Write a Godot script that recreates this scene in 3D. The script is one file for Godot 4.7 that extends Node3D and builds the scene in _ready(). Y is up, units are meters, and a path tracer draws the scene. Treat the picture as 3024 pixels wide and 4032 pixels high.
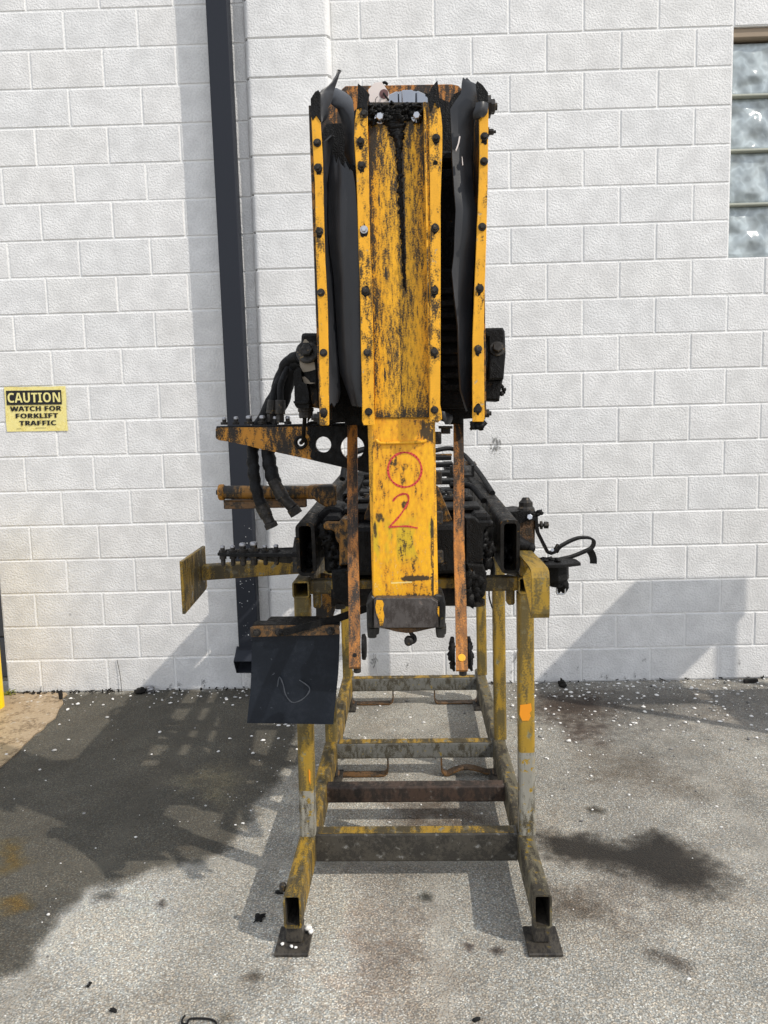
extends Node3D
# A worn hydraulic attachment on a steel stand in front of a painted block wall. y up, metres; wall face at z = 0.

const TURN := -0.021                       # the stand and what it carries stand a little askew to the wall
const BASE := Vector3(2.02, 0, 1.35)
const SUN_E := 0.8
const SKY_E := 1.1
const EXPO := 1.26
var used := {}
var M := {}
var rng := RandomNumberGenerator.new()

# ---------------------------------------------------------------- naming and committing
func numbered(n: String, parent: Node) -> String:
	var key := str(parent.get_instance_id()) + n
	var k: int = used.get(key, 0)
	used[key] = k + 1
	return n if k == 0 else "%s_%03d" % [n, k]

func tag(o: Node, label := "", category := "", group := "", kind := "") -> void:
	if label: o.set_meta("label", label)
	if category: o.set_meta("category", category)
	if group: o.set_meta("group", group)
	if kind: o.set_meta("kind", kind)

func root_thing(n: String, label: String, category: String, at := Vector3.ZERO, turn := 0.0, group := "") -> Node3D:
	var o := Node3D.new()
	o.name = numbered(n, self)
	add_child(o, true)
	o.position = at
	o.rotation.y = turn
	tag(o, label, category, group)
	return o

func put(n: String, mesh: Mesh, mat: Material, parent: Node, xf := Transform3D()) -> MeshInstance3D:
	var o := MeshInstance3D.new()
	o.name = numbered(n, parent)
	o.mesh = mesh
	o.material_override = mat
	o.transform = xf
	parent.add_child(o, true)
	return o

func begin() -> SurfaceTool:
	var st := SurfaceTool.new()
	st.begin(Mesh.PRIMITIVE_TRIANGLES)
	st.set_smooth_group(-1)
	return st

func done(st: SurfaceTool) -> ArrayMesh:
	st.generate_normals()
	return st.commit()

func make(n: String, st: SurfaceTool, mat: Material, parent: Node) -> MeshInstance3D:
	return put(n, done(st), mat, parent)

# ---------------------------------------------------------------- shapes
func tri(st: SurfaceTool, a: Vector3, b: Vector3, c: Vector3) -> void:
	st.add_vertex(a); st.add_vertex(b); st.add_vertex(c)

func quad(st: SurfaceTool, a: Vector3, b: Vector3, c: Vector3, d: Vector3) -> void:   # a b c d clockwise seen from outside
	tri(st, a, b, c); tri(st, a, c, d)

func ring_join(st: SurfaceTool, p: PackedVector3Array, q: PackedVector3Array, closed := true) -> void:
	var n := p.size()
	for i in (n if closed else n - 1):
		var j := (i + 1) % n
		quad(st, p[i], q[i], q[j], p[j])

func fan(st: SurfaceTool, p: PackedVector3Array, flip := false) -> void:
	var c := Vector3.ZERO
	for v in p: c += v
	c /= p.size()
	for i in p.size():
		var j := (i + 1) % p.size()
		if flip: tri(st, c, p[j], p[i])
		else: tri(st, c, p[i], p[j])

func box(st: SurfaceTool, c: Vector3, s: Vector3, bev := 0.0, b := Basis()) -> void:
	var h := s / 2
	bev = minf(bev, minf(h.x, minf(h.y, h.z)) * 0.8)
	if bev <= 0.0: bev = 0.0004
	var ax := [Vector3(1, 0, 0), Vector3(0, 1, 0), Vector3(0, 0, 1)]
	var corner := func(sx: int, sy: int, sz: int, k: int) -> Vector3:   # the corner as it lies on the face across axis k
		var e := Vector3(h.x * sx, h.y * sy, h.z * sz)
		var sg := Vector3(sx, sy, sz) * bev
		for a in 3:
			if a != k: e[a] -= sg[a]
		return c + b * e
	for k in 3:
		var u := (k + 1) % 3
		var v := (k + 2) % 3
		for s2 in [-1, 1]:
			var q := []
			for m in [[-1, -1], [1, -1], [1, 1], [-1, 1]]:
				var g := Vector3i.ZERO
				g[k] = s2; g[u] = m[0]; g[v] = m[1]
				q.append(corner.call(g.x, g.y, g.z, k))
			if s2 > 0: quad(st, q[0], q[3], q[2], q[1])
			else: quad(st, q[0], q[1], q[2], q[3])
	for k in 3:                       # the twelve edges, along axis k
		var u := (k + 1) % 3
		var v := (k + 2) % 3
		for m in [[-1, -1], [1, -1], [1, 1], [-1, 1]]:
			var g := Vector3i.ZERO
			g[u] = m[0]; g[v] = m[1]
			g[k] = -1
			var p0: Vector3 = corner.call(g.x, g.y, g.z, u)
			var p1: Vector3 = corner.call(g.x, g.y, g.z, v)
			g[k] = 1
			var p2: Vector3 = corner.call(g.x, g.y, g.z, v)
			var p3: Vector3 = corner.call(g.x, g.y, g.z, u)
			if m[0] * m[1] > 0: quad(st, p0, p3, p2, p1)
			else: quad(st, p0, p1, p2, p3)
	for sx in [-1, 1]:
		for sy in [-1, 1]:
			for sz in [-1, 1]:
				var a: Vector3 = corner.call(sx, sy, sz, 0)
				var d: Vector3 = corner.call(sx, sy, sz, 1)
				var e: Vector3 = corner.call(sx, sy, sz, 2)
				if sx * sy * sz > 0: tri(st, a, e, d)
				else: tri(st, a, d, e)

func prism(st: SurfaceTool, poly: PackedVector2Array, z0: float, z1: float, bev := 0.0, xf := Transform3D()) -> void:
	# a flat outline in x, y given depth from z0 (far) to z1 (near), its near edge chamfered
	var p := poly.duplicate()
	if Geometry2D.is_polygon_clockwise(p): p.reverse()
	var inner := p
	if bev > 0.0:
		var off := Geometry2D.offset_polygon(p, -bev, Geometry2D.JOIN_MITER)
		if off.size() == 1 and off[0].size() == p.size():
			inner = off[0]
			if Geometry2D.is_polygon_clockwise(inner): inner.reverse()
			var best := 0
			for i in inner.size():
				if inner[i].distance_to(p[0]) < inner[best].distance_to(p[0]): best = i
			var r := PackedVector2Array()
			for i in inner.size(): r.append(inner[(i + best) % inner.size()])
			inner = r
		else: bev = 0.0
	var far := PackedVector3Array()
	var mid := PackedVector3Array()
	var near := PackedVector3Array()
	for i in p.size():
		far.append(xf * Vector3(p[i].x, p[i].y, z0))
		mid.append(xf * Vector3(p[i].x, p[i].y, z1 - bev))
		near.append(xf * Vector3(inner[i].x, inner[i].y, z1))
	ring_join(st, far, mid)
	if bev > 0.0: ring_join(st, mid, near)
	var t := Geometry2D.triangulate_polygon(inner)
	for i in range(0, t.size(), 3): tri(st, near[t[i]], near[t[i + 2]], near[t[i + 1]])
	t = Geometry2D.triangulate_polygon(p)
	for i in range(0, t.size(), 3): tri(st, far[t[i]], far[t[i + 1]], far[t[i + 2]])

func slab(st: SurfaceTool, xz: PackedVector2Array, y0: float, y1: float, bev := 0.0) -> void:   # an outline in x, z lying flat between heights y0 and y1
	var p := PackedVector2Array()
	for q in xz: p.append(Vector2(q.x, -q.y))
	prism(st, p, y0, y1, bev, Transform3D(Basis(Vector3(1, 0, 0), Vector3(0, 0, -1), Vector3(0, 1, 0)), Vector3.ZERO))

func side_prism(st: SurfaceTool, zy: PackedVector2Array, x0: float, x1: float, bev := 0.0) -> void:   # an outline in z, y standing upright between x0 and x1
	var p := PackedVector2Array()
	for q in zy: p.append(Vector2(-q.x, q.y))
	prism(st, p, x0, x1, bev, Transform3D(Basis(Vector3(0, 0, -1), Vector3(0, 1, 0), Vector3(1, 0, 0)), Vector3.ZERO))

func disc(c: Vector3, u: Vector3, v: Vector3, r: float, n: int) -> PackedVector3Array:
	var o := PackedVector3Array()
	for i in n:
		var a := TAU * i / n
		o.append(c + (u * cos(a) + v * sin(a)) * r)
	return o

func tube(st: SurfaceTool, path: Array, r, n := 10, caps := true) -> void:   # r: one radius, or an Array of them
	st.set_smooth_group(0)
	var last := PackedVector3Array()
	var up := Vector3(0, 0, 1)
	for i in path.size():
		var dir: Vector3 = (path[mini(i + 1, path.size() - 1)] - path[maxi(i - 1, 0)]).normalized()
		var u := up - dir * up.dot(dir)
		if u.length() < 0.05: u = Vector3(0, 1, 0) - dir * dir.y
		if u.length() < 0.05: u = Vector3(1, 0, 0) - dir * dir.x
		u = u.normalized()
		up = u
		var ring := disc(path[i], u, u.cross(dir), r[i] if r is Array else r, n)
		if i: ring_join(st, last, ring)
		if caps and (i == 0 or i == path.size() - 1):
			st.set_smooth_group(-1)
			fan(st, ring, i == 0)
			st.set_smooth_group(0)
		last = ring
	st.set_smooth_group(-1)

func spline(pts: Array, per := 6) -> Array:
	var o := []
	for i in pts.size() - 1:
		var a: Vector3 = pts[maxi(i - 1, 0)]
		var b: Vector3 = pts[i]
		var c: Vector3 = pts[i + 1]
		var d: Vector3 = pts[mini(i + 2, pts.size() - 1)]
		for k in per: o.append(b.cubic_interpolate(c, a, d, float(k) / per))
	o.append(pts[-1])
	return o

func cyl(st: SurfaceTool, a: Vector3, b: Vector3, r: float, n := 14, bev := 0.0) -> void:
	var d := (b - a).normalized()
	if bev > 0.0:
		lathe(st, [Vector2(r - bev, 0), Vector2(r, bev), Vector2(r, a.distance_to(b) - bev), Vector2(r - bev, a.distance_to(b))], a, d, n)
	else:
		lathe(st, [Vector2(r, 0), Vector2(r, a.distance_to(b))], a, d, n)

func lathe(st: SurfaceTool, prof: Array, at: Vector3, dir: Vector3, n := 14, smooth := false) -> void:   # profile of (radius, height)
	var u := dir.cross(Vector3(0, 1, 0) if absf(dir.y) < 0.9 else Vector3(1, 0, 0)).normalized()
	var v := u.cross(dir)
	var last := PackedVector3Array()
	for i in prof.size():
		var ring := disc(at + dir * prof[i].y, u, v, maxf(prof[i].x, 0.0002), n)
		if i == 0: fan(st, ring, true)
		else:
			st.set_smooth_group(0 if smooth else -1)
			ring_join(st, last, ring)
			st.set_smooth_group(-1)
		last = ring
	fan(st, last)

func round_rect(w: float, h: float, r: float, k := 4) -> PackedVector2Array:
	var o := PackedVector2Array()
	for q in 4:
		var c := Vector2((w / 2 - r) * [1, -1, -1, 1][q], (h / 2 - r) * [1, 1, -1, -1][q])
		for i in k + 1:
			var a := PI / 2 * (q + float(i) / k)
			o.append(c + Vector2(cos(a), sin(a)) * r)
	return o

func rect_tube(st: SurfaceTool, a: Vector3, b: Vector3, w: float, h: float, t := 0.005, r := 0.008, up := Vector3.UP, k := 3) -> void:   # hollow, open at both ends
	var d := (b - a).normalized()
	var x := up.cross(d).normalized()
	if x.length() < 0.5: x = Vector3(1, 0, 0)
	var y := d.cross(x)
	var loops := []
	for e in [[a, w, h, r], [b, w, h, r], [b, w - 2 * t, h - 2 * t, maxf(r - t, 0.002)], [a, w - 2 * t, h - 2 * t, maxf(r - t, 0.002)]]:
		var ring := PackedVector3Array()
		for p in round_rect(e[1], e[2], e[3], k): ring.append(e[0] + x * p.x + y * p.y)
		loops.append(ring)
	for i in 4: ring_join(st, loops[i], loops[(i + 1) % 4])

func flat_bar(st: SurfaceTool, path: Array, side: Vector3, w: float, t: float) -> void:   # a strap of width w (along side) bent along path
	var last := PackedVector3Array()
	for i in path.size():
		var dir: Vector3 = (path[mini(i + 1, path.size() - 1)] - path[maxi(i - 1, 0)]).normalized()
		var n := side.cross(dir).normalized()
		var s := dir.cross(n)
		var c: Vector3 = path[i]
		var ring := PackedVector3Array([c - s * w / 2 - n * t / 2, c + s * w / 2 - n * t / 2, c + s * w / 2 + n * t / 2, c - s * w / 2 + n * t / 2])
		if i: ring_join(st, last, ring)
		if i == 0: quad(st, ring[0], ring[1], ring[2], ring[3])
		if i == path.size() - 1: quad(st, ring[3], ring[2], ring[1], ring[0])
		last = ring

func sheet(st: SurfaceTool, rows: Array, th: float) -> void:   # a curved sheet through rows of equally many points, th thick
	var n: int = rows[0].size()
	var back := []
	for i in rows.size():
		var q := []
		for j in n:
			var du: Vector3 = rows[i][mini(j + 1, n - 1)] - rows[i][maxi(j - 1, 0)]
			var dv: Vector3 = rows[mini(i + 1, rows.size() - 1)][j] - rows[maxi(i - 1, 0)][j]
			var nn := dv.cross(du).normalized()
			if nn.z > 0: nn = -nn
			q.append(rows[i][j] + nn * th)
		back.append(q)
	st.set_smooth_group(0)
	for i in rows.size() - 1:
		for j in n - 1:
			quad(st, rows[i][j], rows[i][j + 1], rows[i + 1][j + 1], rows[i + 1][j])
	st.set_smooth_group(1)
	for i in rows.size() - 1:
		for j in n - 1:
			quad(st, back[i][j + 1], back[i][j], back[i + 1][j], back[i + 1][j + 1])
	st.set_smooth_group(-1)
	for i in rows.size() - 1:
		quad(st, back[i][0], rows[i][0], rows[i + 1][0], back[i + 1][0])
		quad(st, rows[i][n - 1], back[i][n - 1], back[i + 1][n - 1], rows[i + 1][n - 1])
	for j in n - 1:
		quad(st, back[0][j], back[0][j + 1], rows[0][j + 1], rows[0][j])
		quad(st, rows[-1][j], rows[-1][j + 1], back[-1][j + 1], back[-1][j])

func span(a: Vector3, b: Vector3, bulge := 0.0, n := 7, wob := 0.0) -> Array:
	var o := []
	for i in n:
		var t := float(i) / (n - 1)
		o.append(a.lerp(b, t) + Vector3(0, wob * sin(i * 2.3 + a.y * 40.0), bulge * sin(t * PI)))
	return o

func blob(st: SurfaceTool, c: Vector3, s: Vector3, rough := 0.35, sd := 0, nu := 12, nv := 8) -> void:
	var no := FastNoiseLite.new()
	no.seed = sd
	no.frequency = 1.3
	no.fractal_octaves = 3
	st.set_smooth_group(0)
	var last := PackedVector3Array()
	for i in nv + 1:
		var ring := PackedVector3Array()
		for j in nu:
			var d := Vector3(sin(PI * i / nv) * cos(TAU * j / nu), cos(PI * i / nv), sin(PI * i / nv) * -sin(TAU * j / nu))
			var e := 1.0 + rough * 2.0 * no.get_noise_3d(d.x + sd, d.y, d.z)
			ring.append(c + d * s * e)
		if i: ring_join(st, ring, last)
		last = ring
	st.set_smooth_group(-1)

var bolt_mesh := {}
func bolt(parent: Node, at: Vector3, dir: Vector3, r := 0.008, h := 0.007, mat := "bolt", washer := true, called := "bolt", turn := 0.3) -> MeshInstance3D:
	var key := "%.4f %.4f %s" % [r, h, washer]
	if not bolt_mesh.has(key):
		var st := begin()
		if washer: lathe(st, [Vector2(r * 1.5, 0), Vector2(r * 1.5, h * 0.22), Vector2(r * 1.42, h * 0.3)], Vector3.ZERO, Vector3(0, 0, 1), 14)
		lathe(st, [Vector2(r, 0), Vector2(r, h * 0.88), Vector2(r * 0.86, h)], Vector3(0, 0, h * 0.3 if washer else 0.0), Vector3(0, 0, 1), 6)
		bolt_mesh[key] = done(st)
	var b := Basis()
	if dir.distance_to(Vector3(0, 0, 1)) > 0.001:
		var q := Quaternion(Vector3(0, 0, 1), dir) if dir.distance_to(Vector3(0, 0, -1)) > 0.001 else Quaternion(Vector3.UP, PI)
		b = Basis(q)
	b = b * Basis(Vector3(0, 0, 1), turn)
	return put(called, bolt_mesh[key], M[mat], parent, Transform3D(b, at))

# ---------------------------------------------------------------- textures and materials
func noise_bytes(sd: int, freq: float, w: int, h: int, oct := 4, squash := 1, kind := FastNoiseLite.TYPE_SIMPLEX_SMOOTH, ret := -1) -> PackedByteArray:
	var n := FastNoiseLite.new()
	n.noise_type = kind
	n.seed = sd
	n.frequency = freq
	n.fractal_octaves = oct
	if ret >= 0:
		n.fractal_type = FastNoiseLite.FRACTAL_NONE
		n.cellular_return_type = ret
		n.cellular_jitter = 0.95
	var im := n.get_seamless_image(w, maxi(h / squash, 8), false, false, 0.12)
	if squash > 1: im.resize(w, h, Image.INTERPOLATE_CUBIC)
	im.convert(Image.FORMAT_L8)
	return im.get_data()

func tex(w: int, h: int, data: PackedByteArray, fmt := Image.FORMAT_RGB8) -> ImageTexture:
	return ImageTexture.create_from_image(Image.create_from_data(w, h, false, fmt, data))

func step2(a: float, b: float, x: float) -> float:
	var t := clampf((x - a) / (b - a), 0, 1)
	return t * t * (3 - 2 * t)

func mat(called: String, c: Color, rough := 0.8, metal := 0.0) -> StandardMaterial3D:
	var m := StandardMaterial3D.new()
	m.resource_name = called
	m.albedo_color = c
	m.roughness = rough
	m.metallic = metal
	M[called] = m
	return m

func worn(called: String, sd: int, paint: Color, dirt: Color, amount: float, bare: Color, chips: float, streak := 4, tile := 0.55, relief := 0.12, size := 384) -> StandardMaterial3D:
	# paint under grime, with chips down to bare metal; streak > 1 draws the grime downwards
	var big := noise_bytes(sd, 0.012, size, size, 4, streak)
	var fine := noise_bytes(sd + 7, 0.06, size, size, 4, streak)
	var grain := noise_bytes(sd + 13, 0.22, size, size, 2)
	var chip := noise_bytes(sd + 21, 0.03, size, size, 5)
	var col := PackedByteArray()
	col.resize(size * size * 3)
	var hi := PackedByteArray()
	hi.resize(size * size)
	for i in size * size:
		var b := big[i] / 255.0
		var f := fine[i] / 255.0
		var g := grain[i] / 255.0
		var c := chip[i] / 255.0
		var v := 0.40 * b + 0.32 * f + 0.28 * g
		var k := step2(1.0 - amount - 0.11, 1.0 - amount + 0.11, v)
		var haze := 0.42 * step2(0.42, 0.85, f * 0.6 + b * 0.4) * minf(1.0, amount * 1.6)
		var base := paint * (0.94 + 0.12 * b + 0.06 * (g - 0.5))
		var e := base.lerp(dirt, maxf(k, haze * 0.6))
		var q := step2(1.0 - chips - 0.03, 1.0 - chips + 0.03, c * 0.8 + g * 0.2)
		e = e.lerp(bare * (0.75 + 0.5 * g), q * (1.0 - 0.6 * k))
		col[i * 3] = int(clampf(e.r, 0, 1) * 255)
		col[i * 3 + 1] = int(clampf(e.g, 0, 1) * 255)
		col[i * 3 + 2] = int(clampf(e.b, 0, 1) * 255)
		hi[i] = int(clampf(0.5 + 0.3 * k * g - 0.35 * q + 0.12 * (f - 0.5), 0, 1) * 255)
	var m := mat(called, Color.WHITE, 1.0)
	m.albedo_texture = tex(size, size, col)
	var relief_tex := tex(size, size, hi, Image.FORMAT_L8)
	m.roughness_texture = relief_tex        # grime stands proud and is the duller
	m.roughness_texture_channel = BaseMaterial3D.TEXTURE_CHANNEL_RED
	m.heightmap_enabled = true
	m.heightmap_texture = relief_tex
	m.heightmap_scale = relief
	m.uv1_triplanar = true
	m.uv1_world_triplanar = true
	m.uv1_scale = Vector3.ONE / tile
	return m

func polygon_weight(p: Vector2, poly: PackedVector2Array, soft: float) -> float:
	var d := 1e9
	for i in poly.size():
		var q := Geometry2D.get_closest_point_to_segment(p, poly[i], poly[(i + 1) % poly.size()])
		d = minf(d, p.distance_to(q))
	if Geometry2D.is_point_in_polygon(p, poly): return clampf(0.5 + d / soft * 0.5, 0, 1)
	return clampf(0.5 - d / soft * 0.5, 0, 1)

func _ready() -> void:
	rng.seed = 20
	# ---------------------------------------------------------------- camera, sky, sun, exposure
	var cam := Camera3D.new()
	cam.name = "camera"
	add_child(cam)
	cam.position = Vector3(1.9694, 1.555, 4.4735)
	cam.rotation = Vector3(-0.11225, 0.01716, -0.0260)
	cam.fov = 67.31
	cam.far = 300.0
	cam.near = 0.05
	cam.current = true
	var sky_mat := ProceduralSkyMaterial.new()
	sky_mat.sky_top_color = Color(0.79, 0.815, 0.86)
	sky_mat.sky_horizon_color = Color(0.947, 0.943, 0.938)
	sky_mat.sky_curve = 0.12
	sky_mat.ground_bottom_color = Color(0.42, 0.41, 0.40)
	sky_mat.ground_horizon_color = Color(0.62, 0.62, 0.62)
	sky_mat.sun_angle_max = 1.0
	sky_mat.sky_energy_multiplier = SKY_E
	var sky := Sky.new()
	sky.sky_material = sky_mat
	var env := Environment.new()
	env.background_mode = Environment.BG_SKY
	env.sky = sky
	env.ambient_light_source = Environment.AMBIENT_SOURCE_SKY
	env.tonemap_mode = Environment.TONE_MAPPER_LINEAR
	env.tonemap_exposure = EXPO
	env.sdfgi_enabled = true
	env.ssao_enabled = true
	env.ssil_enabled = true
	var we := WorldEnvironment.new()
	we.name = "world_environment"
	we.environment = env
	add_child(we)
	var sun := DirectionalLight3D.new()
	sun.name = "sun"
	add_child(sun)
	sun.look_at_from_position(Vector3.ZERO, Vector3(-1.0, -1.0, -0.57), Vector3.UP)
	sun.light_energy = SUN_E
	sun.light_color = Color(1.0, 0.97, 0.925)
	sun.light_angular_distance = 0.6
	sun.shadow_enabled = true

	materials()
	ground()
	wall()
	wall_things()
	stand()
	attachment()
	details()

# ---------------------------------------------------------------- materials
func materials() -> void:
	var yellow := Color(0.87, 0.60, 0.07)
	var black := Color(0.12, 0.115, 0.11)
	var steel := Color(0.52, 0.52, 0.52)
	worn("mast_yellow", 3, Color(0.93, 0.66, 0.08), Color(0.17, 0.13, 0.07), 0.34, Color(0.66, 0.60, 0.52), 0.17, 4)
	worn("strip_yellow", 5, Color(0.92, 0.665, 0.11), Color(0.20, 0.15, 0.075), 0.39, Color(0.68, 0.58, 0.46), 0.22, 3, 0.5)
	worn("orange_paint", 8, Color(0.73, 0.465, 0.16), Color(0.12, 0.10, 0.085), 0.51, Color(0.55, 0.42, 0.34), 0.2, 3, 0.4)
	worn("stand_yellow", 11, Color(0.64, 0.50, 0.13), Color(0.27, 0.235, 0.15), 0.52, Color(0.46, 0.45, 0.41), 0.30, 4, 0.6)
	worn("stand_grey", 14, Color(0.47, 0.46, 0.42), Color(0.22, 0.19, 0.13), 0.46, Color(0.66, 0.53, 0.16), 0.33, 3, 0.5)
	worn("grease", 17, Color(0.075, 0.075, 0.078), Color(0.045, 0.043, 0.041), 0.5, Color(0.30, 0.21, 0.10), 0.2, 2, 0.4, 0.5)
	worn("greasy_yellow", 19, Color(0.62, 0.42, 0.09), Color(0.10, 0.09, 0.08), 0.56, Color(0.30, 0.2, 0.1), 0.2, 2, 0.45)
	worn("rust", 23, Color(0.29, 0.225, 0.185), Color(0.16, 0.13, 0.11), 0.5, Color(0.40, 0.38, 0.36), 0.24, 2, 0.4)
	worn("foot_steel", 29, Color(0.31, 0.29, 0.28), Color(0.20, 0.175, 0.16), 0.5, Color(0.42, 0.38, 0.36), 0.25, 2, 0.3)
	worn("rust_strap", 31, Color(0.44, 0.31, 0.16), Color(0.19, 0.155, 0.11), 0.47, Color(0.3, 0.25, 0.2), 0.2, 1, 0.35)
	worn("rubber", 37, Color(0.12, 0.125, 0.138), Color(0.155, 0.163, 0.18), 0.42, Color(0.34, 0.35, 0.36), 0.14, 5, 0.5, 0.04)
	worn("flap_rubber", 41, Color(0.085, 0.105, 0.135), Color(0.12, 0.137, 0.165), 0.42, Color(0.30, 0.31, 0.33), 0.13, 1, 0.45, 0.05)
	worn("stand_mixed", 61, Color(0.40, 0.375, 0.30), Color(0.19, 0.17, 0.13), 0.48, Color(0.56, 0.45, 0.15), 0.30, 3, 0.5)
	worn("leg_paint", 64, Color(0.64, 0.51, 0.15), Color(0.36, 0.31, 0.17), 0.5, Color(0.48, 0.46, 0.37), 0.28, 5, 0.7)
	worn("leg_grey", 65, Color(0.57, 0.56, 0.52), Color(0.25, 0.23, 0.18), 0.42, Color(0.60, 0.48, 0.16), 0.3, 4, 0.4)
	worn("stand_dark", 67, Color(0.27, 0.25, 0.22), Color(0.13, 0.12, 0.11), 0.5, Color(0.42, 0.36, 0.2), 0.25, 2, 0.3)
	worn("cross_front", 70, Color(0.27, 0.255, 0.225), Color(0.17, 0.16, 0.14), 0.5, Color(0.47, 0.47, 0.46), 0.27, 1, 0.45)
	worn("cross_grey", 73, Color(0.43, 0.43, 0.41), Color(0.24, 0.22, 0.17), 0.46, Color(0.55, 0.46, 0.2), 0.22, 2, 0.5)
	worn("foot_dark", 76, Color(0.19, 0.185, 0.175), Color(0.11, 0.105, 0.1), 0.5, Color(0.5, 0.42, 0.1), 0.2, 2, 0.25)
	worn("pocket_grease", 79, Color(0.14, 0.135, 0.13), Color(0.085, 0.08, 0.075), 0.5, Color(0.50, 0.36, 0.12), 0.26, 2, 0.35, 0.3)
	worn("deck_grease", 82, Color(0.125, 0.125, 0.125), Color(0.075, 0.075, 0.075), 0.5, Color(0.30, 0.28, 0.26), 0.2, 1, 0.35, 0.25)
	worn("rust_black", 85, Color(0.15, 0.125, 0.11), Color(0.09, 0.085, 0.08), 0.5, Color(0.24, 0.17, 0.13), 0.22, 1, 0.3, 0.2)
	worn("hook_paint", 88, Color(0.60, 0.41, 0.11), Color(0.11, 0.10, 0.085), 0.52, Color(0.42, 0.28, 0.12), 0.25, 2, 0.35)
	worn("bracket_paint", 92, Color(0.76, 0.51, 0.10), Color(0.13, 0.105, 0.08), 0.46, Color(0.40, 0.29, 0.16), 0.22, 3, 0.5)
	worn("greasy_dark", 95, Color(0.17, 0.15, 0.11), Color(0.09, 0.085, 0.08), 0.5, Color(0.42, 0.32, 0.1), 0.22, 1, 0.3)
	worn("rusty_brown", 97, Color(0.36, 0.25, 0.13), Color(0.17, 0.13, 0.08), 0.5, Color(0.45, 0.33, 0.15), 0.2, 1, 0.18, 0.5)
	mat("dusty_hose", Color(0.36, 0.355, 0.35), 0.85)
	mat("dusty_rubber", Color(0.235, 0.25, 0.275), 0.8)
	mat("white_stone", Color(0.90, 0.89, 0.87), 0.8)
	web_paint()
	tube_paint()
	for k in ["rubber", "flap_rubber"]: M[k].roughness = 0.8
	worn("bolt", 43, Color(0.21, 0.20, 0.19), Color(0.12, 0.11, 0.10), 0.5, Color(0.45, 0.36, 0.2), 0.25, 1, 0.1, 0.05, 128)
	M["bolt"].metallic = 0.35
	worn("gasket", 47, Color(0.095, 0.095, 0.10), Color(0.06, 0.058, 0.056), 0.5, Color(0.5, 0.46, 0.40), 0.16, 1, 0.2, 0.3)
	worn("sleeve", 53, Color(0.08, 0.083, 0.092), Color(0.055, 0.055, 0.057), 0.5, Color(0.14, 0.14, 0.15), 0.2, 1, 0.12, 0.25, 256)
	for k in ["grease", "gasket", "deck_grease", "sleeve", "flap_rubber", "pocket_grease", "rust_black"]: M[k].metallic_specular = 0.32
	mat("zinc", Color(0.74, 0.75, 0.77), 0.35, 0.85)
	mat("cap_metal", Color(0.62, 0.62, 0.63), 0.38, 0.7)
	mat("chrome", Color(0.62, 0.63, 0.65), 0.14, 1.0)
	mat("hole", Color(0.05, 0.048, 0.045), 0.95)
	mat("downspout", Color(0.16, 0.172, 0.20), 0.5)
	M["downspout"].metallic_specular = 0.3
	mat("downspout_inside", Color(0.55, 0.60, 0.62), 0.6)
	mat("marker_red", Color(0.81, 0.27, 0.25), 0.7)
	mat("bright_yellow", Color(0.95, 0.80, 0.05), 0.45)
	mat("orange_patch", Color(0.90, 0.57, 0.09), 0.6)
	mat("paper", Color(0.86, 0.82, 0.80), 0.85)
	mat("paper_ring", Color(0.42, 0.31, 0.31), 0.9)
	mat("tape_white", Color(0.60, 0.56, 0.50), 0.8)
	mat("door_grey", Color(0.30, 0.31, 0.33), 0.6)
	mat("sign_ink", Color(0.055, 0.05, 0.05), 0.6)
	mat("sign_pale", Color(0.90, 0.86, 0.56), 0.6)
	mat("soffit", Color(0.60, 0.54, 0.47), 0.9)
	mat("glass_joint", Color(0.66, 0.67, 0.62), 0.5)
	mat("weed", Color(0.45, 0.47, 0.10), 0.8)
	mat("dark_debris", Color(0.10, 0.09, 0.075), 0.9)
	var w := worn("sign_sheet", 59, Color(0.93, 0.88, 0.58), Color(0.86, 0.79, 0.46), 0.42, Color(0.86, 0.82, 0.62), 0.2, 1, 0.4, 0.05)
	w.roughness = 0.7
	# glass blocks: a wavy, glossy face
	var g := mat("glass_block", Color(0.80, 0.84, 0.85), 0.16)
	g.heightmap_enabled = true
	g.heightmap_texture = tex(512, 512, noise_bytes(71, 0.007, 512, 512, 1), Image.FORMAT_L8)
	g.heightmap_scale = 4.0
	g.uv1_triplanar = true
	g.uv1_world_triplanar = true
	g.uv1_scale = Vector3.ONE * 1.6
	g.albedo_texture = glass_highlight_tint()
	g.clearcoat_enabled = true
	g.clearcoat = 1.0
	g.clearcoat_roughness = 0.03
	# painted blocks: pitted relief under thick white paint
	var size := 1024
	var a := noise_bytes(81, 0.062, size, size, 5)
	var b := noise_bytes(83, 0.11, size, size, 1, 1, FastNoiseLite.TYPE_CELLULAR, FastNoiseLite.RETURN_DISTANCE)
	var c := noise_bytes(87, 0.006, size, size, 4)
	var hi := PackedByteArray()
	hi.resize(size * size)
	var al := PackedByteArray()
	al.resize(size * size)
	for i in size * size:
		var n := a[i] / 255.0
		var ridge := step2(0.18, 0.66, n)
		var pit := step2(0.72, 0.92, b[i] / 255.0) * step2(0.5, 0.62, c[i] / 255.0)
		hi[i] = int(clampf(0.20 + (0.30 + 0.55 * (c[i] / 255.0)) * ridge + 0.15 * n - 0.45 * pit, 0, 1) * 255)
		al[i] = int(clampf(0.955 + 0.05 * (c[i] / 255.0 - 0.5) * 2.0 - 0.06 * pit - 0.04 * (1.0 - ridge), 0, 1) * 255)
	var ht := tex(size, size, hi, Image.FORMAT_L8)
	var at := tex(size, size, al, Image.FORMAT_L8)
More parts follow.
